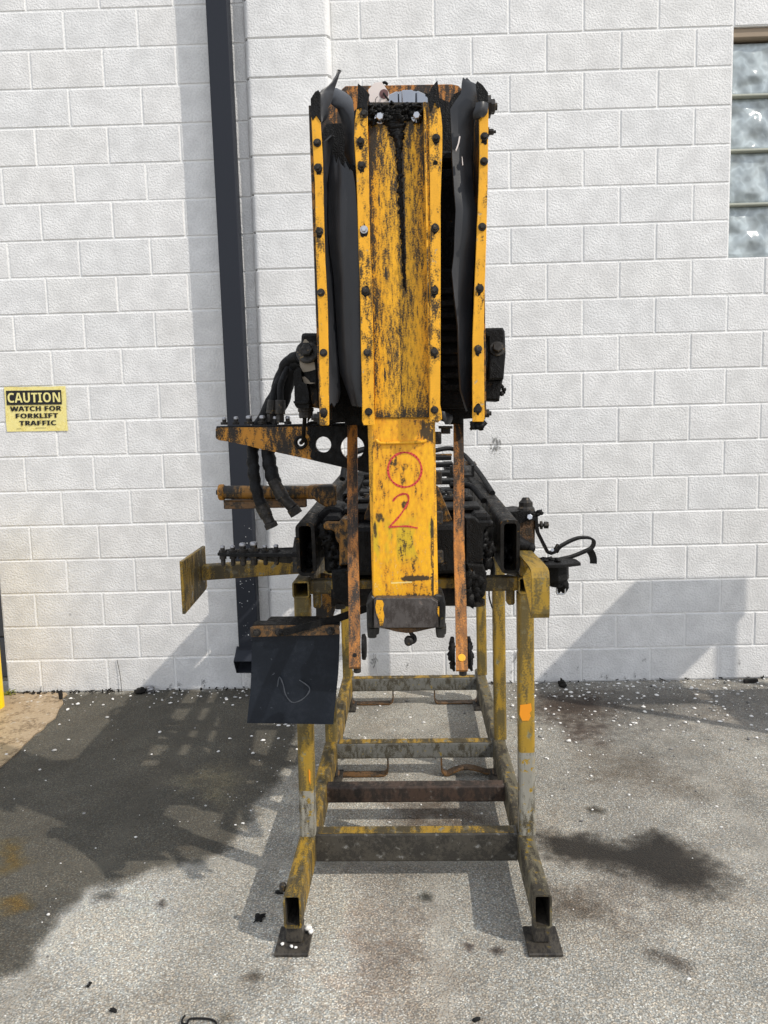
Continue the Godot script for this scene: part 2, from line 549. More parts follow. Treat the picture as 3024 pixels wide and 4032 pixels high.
	for k in 5:
		var m := mat("block_paint_%d" % k, [Color(0.902, 0.902, 0.90), Color(0.895, 0.896, 0.895), Color(0.908, 0.907, 0.904), Color(0.897, 0.895, 0.89), Color(0.90, 0.899, 0.894)][k], 0.72)
		m.albedo_texture = at
		m.heightmap_enabled = true
		m.heightmap_texture = ht
		m.heightmap_scale = 0.165
		m.uv1_triplanar = true
		m.uv1_world_triplanar = true
		m.uv1_scale = Vector3.ONE * 1.05
		m.uv1_offset = Vector3(0.173 * k, 0.311 * k, 0.07 * k)
	var mo := mat("joint_paint", Color(0.90, 0.90, 0.895), 0.75)
	mo.heightmap_enabled = true
	mo.heightmap_texture = ht
	mo.heightmap_scale = 0.2
	mo.uv1_triplanar = true
	mo.uv1_world_triplanar = true
	mo.uv1_scale = Vector3.ONE * 0.9

func web_paint() -> void:   # wear on the recessed channel, darker down its left edge: u across, v down
	var w := 200
	var h := 960
	var n1 := noise_bytes(201, 0.02, w, h, 4, 6)
	var n2 := noise_bytes(203, 0.09, w, h, 3, 4)
	var n3 := noise_bytes(205, 0.16, w, h, 3)
	var col := PackedByteArray()
	col.resize(w * h * 3)
	var hi := PackedByteArray()
	hi.resize(w * h)
	for y in h:
		var v := float(y) / h
		for x in w:
			var u := float(x) / w
			var i := y * w + x
			var a := n1[i] / 255.0
			var b := n2[i] / 255.0
			var c := n3[i] / 255.0
			var s := 0.32 * a + 0.33 * b + 0.35 * c
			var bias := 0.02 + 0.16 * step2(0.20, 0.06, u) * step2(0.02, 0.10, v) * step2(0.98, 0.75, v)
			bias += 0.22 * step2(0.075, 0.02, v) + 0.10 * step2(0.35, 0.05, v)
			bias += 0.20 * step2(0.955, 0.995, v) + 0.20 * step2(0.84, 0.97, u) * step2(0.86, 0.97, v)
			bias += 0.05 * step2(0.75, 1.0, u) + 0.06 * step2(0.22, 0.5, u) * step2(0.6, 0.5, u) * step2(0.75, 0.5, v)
			var cw := 0.028 * (1.0 - 0.5 * v)
			bias += 0.30 * step2(cw * 2.2, cw * 0.6, absf(u - 0.535 - 0.05 * v - 0.02 * (a - 0.5))) * step2(0.64, 0.50, v)
			for q in [[0.76, 0.655, 0.028, 0.012], [0.90, 0.21, 0.04, 0.016], [0.17, 0.30, 0.022, 0.014], [0.19, 0.855, 0.025, 0.02], [0.25, 0.53, 0.025, 0.02], [0.46, 0.90, 0.03, 0.01], [0.7, 0.205, 0.018, 0.02]]:
				var dd := Vector2((u - q[0]) / q[3], (v - q[1]) / q[2]).length()
				bias += 0.30 * step2(1.1, 0.6, dd)
			var k := step2(0.57, 0.80, s + bias)
			var haze := step2(0.36, 0.66, s + bias * 0.7)
			var p := Color(0.93, 0.69, 0.10).lerp(Color(0.58, 0.43, 0.11), haze * 0.8)
			p = p * (0.90 + 0.2 * c)
			p = p.lerp(Color(0.33, 0.24, 0.09), step2(0.52, 0.66, s + bias) * 0.3)
			p = p.lerp(Color(0.125, 0.105, 0.08), k * 0.92)
			col[i * 3] = int(clampf(p.r, 0, 1) * 255); col[i * 3 + 1] = int(clampf(p.g, 0, 1) * 255); col[i * 3 + 2] = int(clampf(p.b, 0, 1) * 255)
			hi[i] = int(clampf(0.4 + 0.4 * k * c + 0.1 * b, 0, 1) * 255)
	var m := mat("web_paint", Color.WHITE, 0.6)
	m.albedo_texture = tex(w, h, col)
	m.heightmap_enabled = true
	m.heightmap_texture = tex(w, h, hi, Image.FORMAT_L8)
	m.heightmap_scale = 0.15
	m.texture_repeat = false

func tube_paint() -> void:
	var w := 200
	var h := 640
	var n1 := noise_bytes(211, 0.015, w, h, 4, 4)
	var n2 := noise_bytes(213, 0.07, w, h, 3, 3)
	var n3 := noise_bytes(215, 0.14, w, h, 3)
	var col := PackedByteArray()
	col.resize(w * h * 3)
	for y in h:
		var v := float(y) / h
		for x in w:
			var u := float(x) / w
			var i := y * w + x
			var a := n1[i] / 255.0
			var b := n2[i] / 255.0
			var c := n3[i] / 255.0
			var s := 0.35 * a + 0.35 * b + 0.30 * c
			var bias := 0.0
			for q in [[0.37, 0.24, 0.02, 0.09, 0.18], [0.56, 0.265, 0.025, 0.10, 0.19], [0.5, 0.34, 0.06, 0.05, 0.12], [0.53, 0.475, 0.03, 0.06, 0.28], [0.31, 0.51, 0.02, 0.035, 0.22], [0.14, 0.545, 0.03, 0.09, 0.2], [0.66, 0.89, 0.017, 0.34, 0.34], [0.95, 0.72, 0.20, 0.035, 0.32], [0.97, 0.93, 0.09, 0.06, 0.34], [0.95, 0.06, 0.09, 0.16, 0.30], [0.05, 0.12, 0.05, 0.05, 0.2], [0.05, 0.62, 0.06, 0.03, 0.2], [0.72, 0.74, 0.02, 0.03, 0.2], [0.66, 0.31, 0.05, 0.05, 0.17], [0.06, 0.45, 0.02, 0.05, 0.16]]:
				var dd := Vector2((u - q[0]) / q[3], (v - q[1]) / q[2]).length() + (c - 0.5) * 0.8
				bias += q[4] * step2(1.2, 0.5, dd)
			bias += 0.25 * step2(0.965, 1.0, v)
			var k := step2(0.58, 0.78, s + bias)
			var haze := step2(0.34, 0.66, s + bias * 0.5)
			var p := Color(0.945, 0.70, 0.09).lerp(Color(0.80, 0.52, 0.10), haze * 0.7)
			var green := step2(0.50, 0.62, v) * step2(0.84, 0.72, v) * step2(0.35, 0.6, a)
			p = p.lerp(Color(0.76, 0.70, 0.14), green * 0.6)
			p = p.lerp(Color(0.90, 0.76, 0.52), step2(0.66, 0.74, b * 0.6 + c * 0.4) * step2(0.3, 1.0, v) * 0.8)
			p = p * (0.93 + 0.14 * c)
			p = p.lerp(Color(0.20, 0.155, 0.08), k * 0.9)
			if absf(v - 0.917 + 0.01 * u) < 0.004 and u > 0.28 and u < 0.62: p = p.lerp(Color(0.92, 0.86, 0.62), 0.8)
			col[i * 3] = int(clampf(p.r, 0, 1) * 255); col[i * 3 + 1] = int(clampf(p.g, 0, 1) * 255); col[i * 3 + 2] = int(clampf(p.b, 0, 1) * 255)
	var m := mat("tube_paint", Color.WHITE, 0.5)
	m.albedo_texture = tex(w, h, col)
	m.texture_repeat = false

func glass_highlight_tint() -> ImageTexture:
	var n := noise_bytes(91, 0.014, 256, 256, 3)
	var d := PackedByteArray()
	d.resize(256 * 256 * 3)
	for i in 256 * 256:
		var r := absf(n[i] / 255.0 - 0.5) * 2.0
		var v := 0.80 + 0.10 * step2(0.3, 0.0, r) - 0.12 * step2(0.3, 0.8, r)  # pale ripples are glass highlights painted into the colour
		d[i * 3] = int(v * 250); d[i * 3 + 1] = int(v * 253); d[i * 3 + 2] = int(v * 255)
	return tex(256, 256, d)

# ---------------------------------------------------------------- ground
func ground() -> void:
	var size := 1024
	var cell := noise_bytes(101, 0.225, size, size, 1, 1, FastNoiseLite.TYPE_CELLULAR, FastNoiseLite.RETURN_CELL_VALUE)
	var edge := noise_bytes(101, 0.225, size, size, 1, 1, FastNoiseLite.TYPE_CELLULAR, FastNoiseLite.RETURN_DISTANCE)
	var fine := noise_bytes(103, 0.32, size, size, 2)
	var col := PackedByteArray()
	col.resize(size * size * 3)
	var hi := PackedByteArray()
	hi.resize(size * size)
	for i in size * size:
		var c := cell[i] / 255.0
		var e := edge[i] / 255.0
		var f := fine[i] / 255.0
		var k := step2(0.62, 0.40, e)              # 1 on a stone, 0 in the binder between
		var v := 0.61 + 0.15 * c
		if c > 0.82: v = 0.76 + 0.85 * (c - 0.82)
		if c < 0.14: v = 0.53
		var x := lerpf(0.545, v, k) * (0.90 + 0.20 * f)
		var warm := 0.03 * sin(c * 37.0)
		col[i * 3] = int(clampf(x * (1.025 + warm), 0, 1) * 255)
		col[i * 3 + 1] = int(clampf(x, 0, 1) * 255)
		col[i * 3 + 2] = int(clampf(x * (0.935 - warm), 0, 1) * 255)
		hi[i] = int(clampf(k * (0.35 + 0.5 * c) + 0.2 * f, 0, 1) * 255)
	var at := tex(size, size, col)
	var ht := tex(size, size, hi, Image.FORMAT_L8)
	var st := begin()
	var far := mat("far_asphalt", Color(0.86, 0.86, 0.86), 0.95)
	far.albedo_texture = at
	far.uv1_triplanar = true
	far.uv1_world_triplanar = true
	far.uv1_scale = Vector3.ONE / 1.2
	quad(st, Vector3(-150, -0.012, -150), Vector3(150, -0.012, -150), Vector3(150, -0.012, 150), Vector3(-150, -0.012, 150))
	tag(make("ground", st, far, self), "grey asphalt yard reaching away from the building", "", "", "structure")
	var m := mat("asphalt", Color.WHITE, 0.93)
	m.albedo_texture = at
	m.heightmap_enabled = true
	m.heightmap_texture = ht
	m.heightmap_scale = 0.22
	m.uv1_scale = Vector3(5.0, 3.0, 1)
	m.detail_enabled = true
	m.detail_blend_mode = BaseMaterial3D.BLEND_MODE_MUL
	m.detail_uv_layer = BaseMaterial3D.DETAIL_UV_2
	m.detail_albedo = stains_and_shade()
	st = begin()
	var X0 := -1.0
	var X1 := 5.0
	var Z1 := 3.6
	for q in [[X0, 0.0], [X1, 0.0], [X1, Z1], [X0, 0.0], [X1, Z1], [X0, Z1]]:
		st.set_uv(Vector2((q[0] - X0) / 6.0, q[1] / 3.6))
		st.set_uv2(Vector2(clampf((q[0] - X0) / 6.0, 0.0005, 0.9995), clampf(q[1] / 3.6, 0.0005, 0.9995)))
		st.add_vertex(Vector3(q[0], 0, q[1]))
	st.generate_normals()
	st.generate_tangents()
	tag(put("asphalt_pavement", st.commit(), m, self), "stained grey asphalt in front of the wall, oil dark at right, stain and shade painted in at left", "", "", "structure")
	# the concrete apron before the door at left, its broken edge against the asphalt
	var cm := worn("concrete", 109, Color(0.68, 0.60, 0.49), Color(0.47, 0.40, 0.31), 0.42, Color(0.76, 0.73, 0.68), 0.26, 1, 0.6, 0.15)
	st = begin()
	var poly := PackedVector2Array([Vector2(-3.0, 0.012), Vector2(-0.07, 0.012)])
	for k in 22:
		var z := 0.05 + k * 0.075
		poly.append(Vector2(-0.05 + 0.09 * clampf(z / 0.4, 0, 1) + 0.03 * z + rng.randf_range(-0.012, 0.012), z))
	poly.append(Vector2(-3.0, 1.65))
	slab(st, poly, -0.02, 0.007)
	tag(make("concrete_apron", st, cm, self), "tan concrete slab with a broken edge by the grey door", "", "", "structure")

func stains_and_shade() -> ImageTexture:
	var w := 1000
	var h := 600
	var lo := noise_bytes(111, 0.008, w, h, 4)
	var md := noise_bytes(113, 0.03, w, h, 4)
	var hi := noise_bytes(117, 0.11, w, h, 3)
	var br := noise_bytes(119, 0.011, w, h, 4)
	var r := PackedFloat32Array(); r.resize(w * h)
	var g := PackedFloat32Array(); g.resize(w * h)
	var b := PackedFloat32Array(); b.resize(w * h)
	for i in w * h:
		var v := 0.91 + 0.20 * (lo[i] / 255.0 - 0.5) + 0.13 * (md[i] / 255.0 - 0.5)
		var k := step2(0.58, 0.85, br[i] / 255.0) * 0.18
		r[i] = v * lerpf(1, 0.82, k); g[i] = v * lerpf(1, 0.76, k); b[i] = v * lerpf(1, 0.70, k)
	var list := [
		[PackedVector2Array([Vector2(-0.042, 0.9901), Vector2(-0.1719, 0.4658), Vector2(0.0245, 0.6635), Vector2(-0.0507, 0.0377), Vector2(0.6646, -0.0013), Vector2(1.1106, -0.0159), Vector2(1.3797, 0.1202), Vector2(1.4566, 0.7893), Vector2(1.4719, 1.0542), Vector2(1.3928, 1.2378), Vector2(1.3607, 1.4052), Vector2(1.3351, 1.5752), Vector2(1.2838, 1.7596), Vector2(1.2011, 1.8436), Vector2(1.1055, 1.9197), Vector2(0.9889, 1.9639), Vector2(0.8769, 2.0095), Vector2(0.8307, 2.1586), Vector2(0.84, 2.293), Vector2(0.8433, 2.3748), Vector2(0.7895, 2.4315), Vector2(0.7075, 2.4299)]), 0.035, Color(0.52, 0.51, 0.485), 0.05],  # left patch: dark asphalt with part of its shade put into the colour
		[PackedVector2Array([Vector2(2.4524, 1.6868), Vector2(2.5601, 1.6846), Vector2(2.6787, 1.7334), Vector2(2.7534, 1.7792), Vector2(2.8169, 1.7596), Vector2(2.8939, 1.7012), Vector2(2.9389, 1.7416), Vector2(3.0141, 1.8189), Vector2(3.061, 1.911), Vector2(3.0616, 1.9868), Vector2(2.9784, 2.0737), Vector2(2.8924, 2.097), Vector2(2.8151, 2.0694), Vector2(2.7865, 1.9976), Vector2(2.7075, 1.9394), Vector2(2.565, 1.8966), Vector2(2.456, 1.8279)]), 0.05, Color(0.32, 0.30, 0.28), 0.05],
		[PackedVector2Array([Vector2(2.6657, 0.0363), Vector2(4.2213, 0.0899), Vector2(3.8419, 0.8454), Vector2(3.4686, 0.6503), Vector2(3.0551, 0.6907), Vector2(2.6314, 0.4103)]), 0.25, Color(0.66, 0.655, 0.66), 0.09],
		[PackedVector2Array([Vector2(2.7181, 0.6122), Vector2(3.9902, 0.5501), Vector2(3.252, 2.02), Vector2(2.9464, 2.2317), Vector2(2.5654, 2.267), Vector2(2.5235, 1.7009)]), 0.5, Color(0.87, 0.87, 0.875), 0.12],
		[PackedVector2Array([Vector2(2.7388, 0.2364), Vector2(3.0744, 0.2555), Vector2(3.0688, 0.4679), Vector2(2.8674, 0.5883), Vector2(2.7062, 0.4822)]), 0.12, Color(0.56, 0.48, 0.43), 0.08],
		[PackedVector2Array([Vector2(2.8851, 1.0653), Vector2(3.0711, 1.1457), Vector2(3.1608, 1.3497), Vector2(3.0009, 1.3009), Vector2(2.8158, 1.2498)]), 0.16, Color(0.70, 0.66, 0.62), 0.1],
		[PackedVector2Array([Vector2(2.8129, 0.617), Vector2(2.9624, 0.6861), Vector2(2.9178, 0.8576), Vector2(2.8129, 0.8247)]), 0.10, Color(0.52, 0.45, 0.42), 0.08],
		[PackedVector2Array([Vector2(2.6899, 1.9776), Vector2(2.7363, 2.0324), Vector2(2.7128, 2.1568), Vector2(2.6216, 2.1664), Vector2(2.6149, 2.0808)]), 0.16, Color(0.74, 0.71, 0.69), 0.09],
		[PackedVector2Array([Vector2(2.4329, 2.076), Vector2(2.5514, 2.0917), Vector2(2.5514, 2.1528), Vector2(2.431, 2.1617)]), 0.10, Color(0.55, 0.50, 0.46), 0.08],
		[PackedVector2Array([Vector2(2.665, 2.3529), Vector2(2.7254, 2.3742), Vector2(2.768, 2.4043), Vector2(2.7444, 2.4324), Vector2(2.6656, 2.3926)]), 0.04, Color(0.5, 0.47, 0.45), 0.03],
		[PackedVector2Array([Vector2(1.9443, 1.4849), Vector2(2.2287, 1.4759), Vector2(2.2528, 1.6061), Vector2(1.9796, 1.6494)]), 0.12, Color(0.56, 0.50, 0.46), 0.08],
		[PackedVector2Array([Vector2(1.8305, 1.9813), Vector2(1.9423, 1.9843), Vector2(1.9558, 2.231), Vector2(1.8264, 2.2502)]), 0.20, Color(0.82, 0.79, 0.77), 0.12],
		[PackedVector2Array([Vector2(1.7731, 2.3132), Vector2(1.8988, 2.2949), Vector2(1.9273, 2.4536), Vector2(1.8099, 2.4696)]), 0.18, Color(0.82, 0.78, 0.76), 0.12],
		[PackedVector2Array([Vector2(1.9273, 2.435), Vector2(2.0606, 2.4188), Vector2(2.0605, 2.6289), Vector2(1.9518, 2.6271)]), 0.2, Color(0.86, 0.82, 0.79), 0.12],
		[PackedVector2Array([Vector2(2.0113, 2.0728), Vector2(2.032, 2.0554), Vector2(2.0528, 2.0738), Vector2(2.0455, 2.0988), Vector2(2.0181, 2.0981)]), 0.016, Color(0.36, 0.37, 0.36), 0.004],
		[PackedVector2Array([Vector2(2.6993, 1.5193), Vector2(2.7344, 1.5054), Vector2(2.7654, 1.5291), Vector2(2.7512, 1.5545), Vector2(2.7012, 1.5491)]), 0.02, Color(0.42, 0.40, 0.36), 0.006],
		[PackedVector2Array([Vector2(0.9166, 2.0497), Vector2(0.9626, 2.0249), Vector2(0.9831, 2.0591), Vector2(0.9375, 2.0833)]), 0.03, Color(0.4, 0.39, 0.37), 0.02],
		[PackedVector2Array([Vector2(1.1426, 2.0934), Vector2(1.1552, 2.0737), Vector2(1.1713, 2.1065), Vector2(1.158, 2.1185)]), 0.012, Color(0.38, 0.35, 0.33), 0.006],
		[PackedVector2Array([Vector2(1.4954, 2.4359), Vector2(1.5245, 2.4271), Vector2(1.5426, 2.4387), Vector2(1.5253, 2.4532)]), 0.02, Color(0.5, 0.46, 0.42), 0.008],
		[PackedVector2Array([Vector2(1.458, 2.5918), Vector2(1.4811, 2.5841), Vector2(1.4908, 2.6004), Vector2(1.4682, 2.6096)]), 0.02, Color(0.6, 0.56, 0.5), 0.008],
		[PackedVector2Array([Vector2(2.2093, 2.3432), Vector2(2.2312, 2.3334), Vector2(2.2458, 2.348), Vector2(2.2273, 2.3637)]), 0.012, Color(0.34, 0.29, 0.27), 0.008],
		[PackedVector2Array([Vector2(2.1366, 2.3107), Vector2(2.1606, 2.3216), Vector2(2.1504, 2.3419)]), 0.012, Color(0.36, 0.3, 0.28), 0.008],
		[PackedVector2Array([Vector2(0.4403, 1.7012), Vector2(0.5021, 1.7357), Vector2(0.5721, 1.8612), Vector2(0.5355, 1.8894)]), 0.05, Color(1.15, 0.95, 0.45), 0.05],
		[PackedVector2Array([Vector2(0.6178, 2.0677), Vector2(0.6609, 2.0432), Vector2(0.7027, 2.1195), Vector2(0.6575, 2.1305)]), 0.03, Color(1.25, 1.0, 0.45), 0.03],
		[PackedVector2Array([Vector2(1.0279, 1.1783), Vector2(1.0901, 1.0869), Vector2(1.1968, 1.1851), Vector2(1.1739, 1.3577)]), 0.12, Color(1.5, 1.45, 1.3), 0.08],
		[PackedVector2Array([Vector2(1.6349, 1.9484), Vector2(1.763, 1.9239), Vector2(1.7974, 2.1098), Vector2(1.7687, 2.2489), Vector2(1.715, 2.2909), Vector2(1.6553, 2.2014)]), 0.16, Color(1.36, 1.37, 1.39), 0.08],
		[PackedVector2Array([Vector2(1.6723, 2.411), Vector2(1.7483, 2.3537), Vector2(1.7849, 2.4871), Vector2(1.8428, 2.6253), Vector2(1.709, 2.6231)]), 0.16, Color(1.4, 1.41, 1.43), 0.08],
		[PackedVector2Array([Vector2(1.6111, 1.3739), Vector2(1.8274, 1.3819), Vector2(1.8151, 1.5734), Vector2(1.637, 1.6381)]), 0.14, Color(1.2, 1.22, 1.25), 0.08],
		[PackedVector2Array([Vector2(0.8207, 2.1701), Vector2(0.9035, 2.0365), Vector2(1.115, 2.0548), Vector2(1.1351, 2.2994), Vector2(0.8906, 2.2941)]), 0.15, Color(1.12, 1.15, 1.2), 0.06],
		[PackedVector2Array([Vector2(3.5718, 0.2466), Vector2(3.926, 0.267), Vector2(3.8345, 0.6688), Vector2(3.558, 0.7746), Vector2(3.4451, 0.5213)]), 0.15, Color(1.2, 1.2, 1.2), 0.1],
	]
	for s in list:
		var poly: PackedVector2Array = s[0]
		var soft: float = s[1]
		var warp: float = s[3]
		var lo2 := poly[0]
		var hi2 := poly[0]
		for p in poly:
			lo2 = lo2.min(p)
			hi2 = hi2.max(p)
		lo2 -= Vector2.ONE * (soft + warp)
		hi2 += Vector2.ONE * (soft + warp)
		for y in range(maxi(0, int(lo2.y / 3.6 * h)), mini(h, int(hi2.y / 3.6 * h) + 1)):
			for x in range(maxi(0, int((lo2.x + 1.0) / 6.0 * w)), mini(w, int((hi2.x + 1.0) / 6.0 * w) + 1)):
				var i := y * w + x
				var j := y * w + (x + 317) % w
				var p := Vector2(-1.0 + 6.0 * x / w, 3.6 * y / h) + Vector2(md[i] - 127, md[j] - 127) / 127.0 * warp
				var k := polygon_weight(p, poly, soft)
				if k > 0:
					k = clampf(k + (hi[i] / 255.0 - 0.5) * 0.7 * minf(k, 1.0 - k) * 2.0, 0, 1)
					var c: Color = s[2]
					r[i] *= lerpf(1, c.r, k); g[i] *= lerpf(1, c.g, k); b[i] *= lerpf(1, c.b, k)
	var d := PackedByteArray()
	d.resize(w * h * 3)
	for i in w * h:
		d[i * 3] = int(clampf(r[i], 0, 1) * 255); d[i * 3 + 1] = int(clampf(g[i], 0, 1) * 255); d[i * 3 + 2] = int(clampf(b[i], 0, 1) * 255)
	return tex(w, h, d)

# ---------------------------------------------------------------- the block wall
const U := 0.2032
var block_mesh := {}

func block(parent: Node, x0: float, x1: float, k: int, jig := true) -> void:
	var w := x1 - x0 - 0.0062
	if w < 0.012: return
	var key := "%.3f" % w
	if not block_mesh.has(key):
		var st := begin()
		box(st, Vector3(0, 0, -0.045), Vector3(w, U - 0.0062, 0.09), 0.0052)
		block_mesh[key] = done(st)
	var y := (18.5 - k) * U
	var xf := Transform3D(Basis(Vector3(0, 0, 1), rng.randf_range(-0.0025, 0.0025)), Vector3((x0 + x1) / 2, y + rng.randf_range(-0.0012, 0.0012), rng.randf_range(-0.0012, 0.0012)))
	if jig: xf.basis = xf.basis * Basis(Vector3(0, 1, 0), rng.randf_range(-0.002, 0.002))
	put("block", block_mesh[key], M["block_paint_%d" % rng.randi_range(0, 4)], parent, xf)

func course(parent: Node, xa: float, xb: float, k: int, origin: float, odd: int) -> void:
	var a := xa
	var first := int(floor((xa - origin) / U)) - 1
	for h in range(first, first + 60):
		if posmod(h, 2) != odd: continue
		var j := origin + h * U
		if j <= xa + 0.02: continue
		var b := minf(j, xb)
		block(parent, a, b, k)
		a = b
		if a >= xb - 0.01: break

func wall() -> void:
	var o := root_thing("block_wall", "white painted concrete block building wall behind the yellow machine", "wall", Vector3(2, 0, 0))
	o.position = Vector3.ZERO
	var st := begin()
	# the bed of painted joints behind the block faces, left open for the window
	box(st, Vector3(0.45, 2.235, -0.0992), Vector3(1.72, 4.47, 0.19))
	box(st, Vector3(2.586, 2.235, -0.099), Vector3(2.552, 4.47, 0.19))
	box(st, Vector3(5.18, 1.219, -0.0994), Vector3(2.64, 2.438, 0.19))
	box(st, Vector3(5.18, 4.064, -0.0994), Vector3(2.64, 0.812, 0.19))
	make("mortar_joint", st, M["joint_paint"], o)
	for k in range(-3, 19):
		course(o, -0.41, 1.2, k, 0.0, 1 if k % 2 == 0 else 0)
	for k in range(-3, 19):
		var xr := 3.861 if k >= 1 and k < 7 else 4.6
		course(o, 1.667, xr, k, 2.642, 0 if k % 2 == 0 else 1)
	# the pilaster with its bullnosed corners
	st = begin()
	box(st, Vector3(1.4335, 2.235, 0.0), Vector3(0.43, 4.47, 0.084))
	var pil := make("pilaster", st, M["joint_paint"], o)
	st = begin()
	var out := PackedVector2Array()
	var hw := 0.2335
	out.append(Vector2(hw, -0.09))
	for i in 7:
		var a := PI / 2 * i / 6.0
		out.append(Vector2(hw - 0.034 + 0.034 * cos(a), 0.016 + 0.034 * sin(a)))
	for i in 7:
		var a := PI / 2 + PI / 2 * i / 6.0
		out.append(Vector2(-hw + 0.034 + 0.034 * cos(a), 0.016 + 0.034 * sin(a)))
	out.append(Vector2(-hw, -0.09))
	var up := Transform3D(Basis(Vector3(1, 0, 0), Vector3(0, 0, 1), Vector3(0, 1, 0)), Vector3.ZERO)
	prism_up(st, out, -(U - 0.0095) / 2, (U - 0.0095) / 2, 0.004)
	var pm := done(st)
	for k in range(-3, 19):
		put("block", pm, M["block_paint_%d" % rng.randi_range(0, 4)], pil, Transform3D(Basis(), Vector3(1.4335 + rng.randf_range(-0.001, 0.001), (18.5 - k) * U, rng.randf_range(-0.0015, 0.0015))))
	# masonry that goes on outside the picture, all one part
	st = begin()
	for k in range(-3, 19):
		if not (k >= 1 and k < 7):
			for c in 5: box(st, Vector3(4.6 + 0.2032 + c * 0.4064, (18.5 - k) * U, -0.044), Vector3(0.397, 0.194, 0.09), 0.004)
		if k < 5:
			for c in 6: box(st, Vector3(-0.6132 - c * 0.4064, (18.5 - k) * U, -0.044), Vector3(0.397, 0.194, 0.09), 0.004)
	tag(make("block_courses", st, M["block_paint_0"], o), "", "", "", "stuff")
	st = begin()
	box(st, Vector3(-1.62, 3.65, -0.104), Vector3(2.42, 1.64, 0.19))
	make("mortar_joint", st, M["joint_paint"], o)
	# window of glass blocks
	st = begin()
	box(st, Vector3(4.9, 3.048, -0.15), Vector3(2.08, 1.22, 0.02))
	var win := make("glass_block_window", st, M["glass_joint"], o)
	st = begin()
	box(st, Vector3(4.9, 3.6325, -0.0605), Vector3(2.07, 0.047, 0.085), 0.003)
	make("soffit_board", st, M["soffit"], win)
	var gb := glass_face()
	for r in 4:
		for c in 7:
			put("glass_block", gb, M["glass_block"], win, Transform3D(Basis(), Vector3(3.866 + 0.145 + c * 0.296, 2.449 + 0.139 + r * 0.2895, -0.055)))
	st = begin()
	for r in 3: box(st, Vector3(4.9, 2.449 + 0.2835 + r * 0.2895, -0.066), Vector3(2.07, 0.0125, 0.09), 0.003)
	make("glass_block_joint", st, M["glass_joint"], win)
	# grease marks on the right wall and dirt along its foot
	smudge(o, Vector3(2.5468, 1.4231, 0), 0.10, 0.15, 23, 0.56)
	smudge(o, Vector3(1.8083, 0.1568, 0), 0.06, 0.11, 8, 0.58)
	smudge(o, Vector3(3.1355, 1.0368, 0), 0.05, 0.03, 11, 0.72)
	smudge(o, Vector3(2.6587, 0.1588, 0), 0.09, 0.10, 14, 0.66)
	smudge(o, Vector3(0.6266, 0.0361, 0), 0.05, 0.05, 17, 0.62)
	smudge(o, Vector3(0.0016, 0.4807, 0), 0.018, 0.022, 19, 0.45)
	for k in 26:
		var x := rng.randf_range(-0.35, 4.2)
		if x > 1.15 and x < 1.72: continue
		smudge(o, Vector3(x, rng.randf_range(0.0, 0.13), 0), rng.randf_range(0.015, 0.05), rng.randf_range(0.02, 0.09), 30 + k, 0.70)

func prism_up(st: SurfaceTool, p: PackedVector2Array, y0: float, y1: float, bev: float) -> void:   # outline in x, z (counter-clockwise from x towards z), raised from y0 to y1
	var rings := []
	for e in [[y0, 1.0], [y0 + bev, 0.0], [y1 - bev, 0.0], [y1, 1.0]]:
		var ring := PackedVector3Array()
		for q in p:
			var s: Vector2 = q * (1.0 - e[1] * bev / 0.23)
			ring.append(Vector3(s.x, e[0], s.y - (0.002 * e[1])))
		rings.append(ring)
	for i in 3:
		st.set_smooth_group(i if i == 1 else -1)
		ring_join(st, rings[i + 1], rings[i])
	st.set_smooth_group(-1)
	fan(st, rings[3], true)
	fan(st, rings[0])

func glass_face() -> ArrayMesh:
	var st := begin()
	var n := FastNoiseLite.new()
	n.seed = 5
	n.frequency = 9.0
	n.fractal_octaves = 2
	var rows := []
	var K := 26
	for i in K + 1:
		var q := []
		for j in K + 1:
			var x := (float(j) / K - 0.5) * 0.286
			var y := (0.5 - float(i) / K) * 0.276
			var e := minf(0.143 - absf(x), 0.138 - absf(y))
			var z := 0.007 * absf(n.get_noise_2d(x + y * 0.6, y - x * 0.5)) - 0.008 * (1.0 - step2(0.0, 0.008, e))
			q.append(Vector3(x, y, z))
		rows.append(q)
	sheet(st, rows, 0.01)
	box(st, Vector3(0, 0, -0.045), Vector3(0.284, 0.274, 0.07), 0.004)
	return done(st)

var smudge_mat := {}
func smudge(parent: Node, at: Vector3, w: float, h: float, sd: int, cut: float) -> void:   # dirt of its own ragged outline, a thin crust on the wall
	var key := sd if sd < 30 else 30 + sd % 5
	if not smudge_mat.has(key):
		var n := 64
		var no := FastNoiseLite.new()
		no.seed = sd
		no.frequency = 0.10
		no.fractal_octaves = 4
		var im := Image.create(n, n, false, Image.FORMAT_RGBA8)
		for y in n:
			for x in n:
				var d := Vector2(x - n / 2.0, y - n / 2.0).length() / (n / 2.0)
				var v := 0.5 + 0.9 * no.get_noise_2d(x, y * 0.6) + 0.35 * (1.0 - d) - 0.35 * d
				var a := step2(cut, cut + 0.12, v) * step2(1.0, 0.8, d)
				im.set_pixel(x, y, Color(0.36, 0.36, 0.35, a * 0.6))
		var m := StandardMaterial3D.new()
		m.albedo_texture = ImageTexture.create_from_image(im)
		m.transparency = BaseMaterial3D.TRANSPARENCY_ALPHA
		m.roughness = 0.9
		smudge_mat[key] = m
	var q := QuadMesh.new()
	q.size = Vector2(w, h)
	put("dirt_smudge", q, smudge_mat[key], parent, Transform3D(Basis(), Vector3(at.x, maxf(at.y, h / 2 + 0.002), 0.0035)))

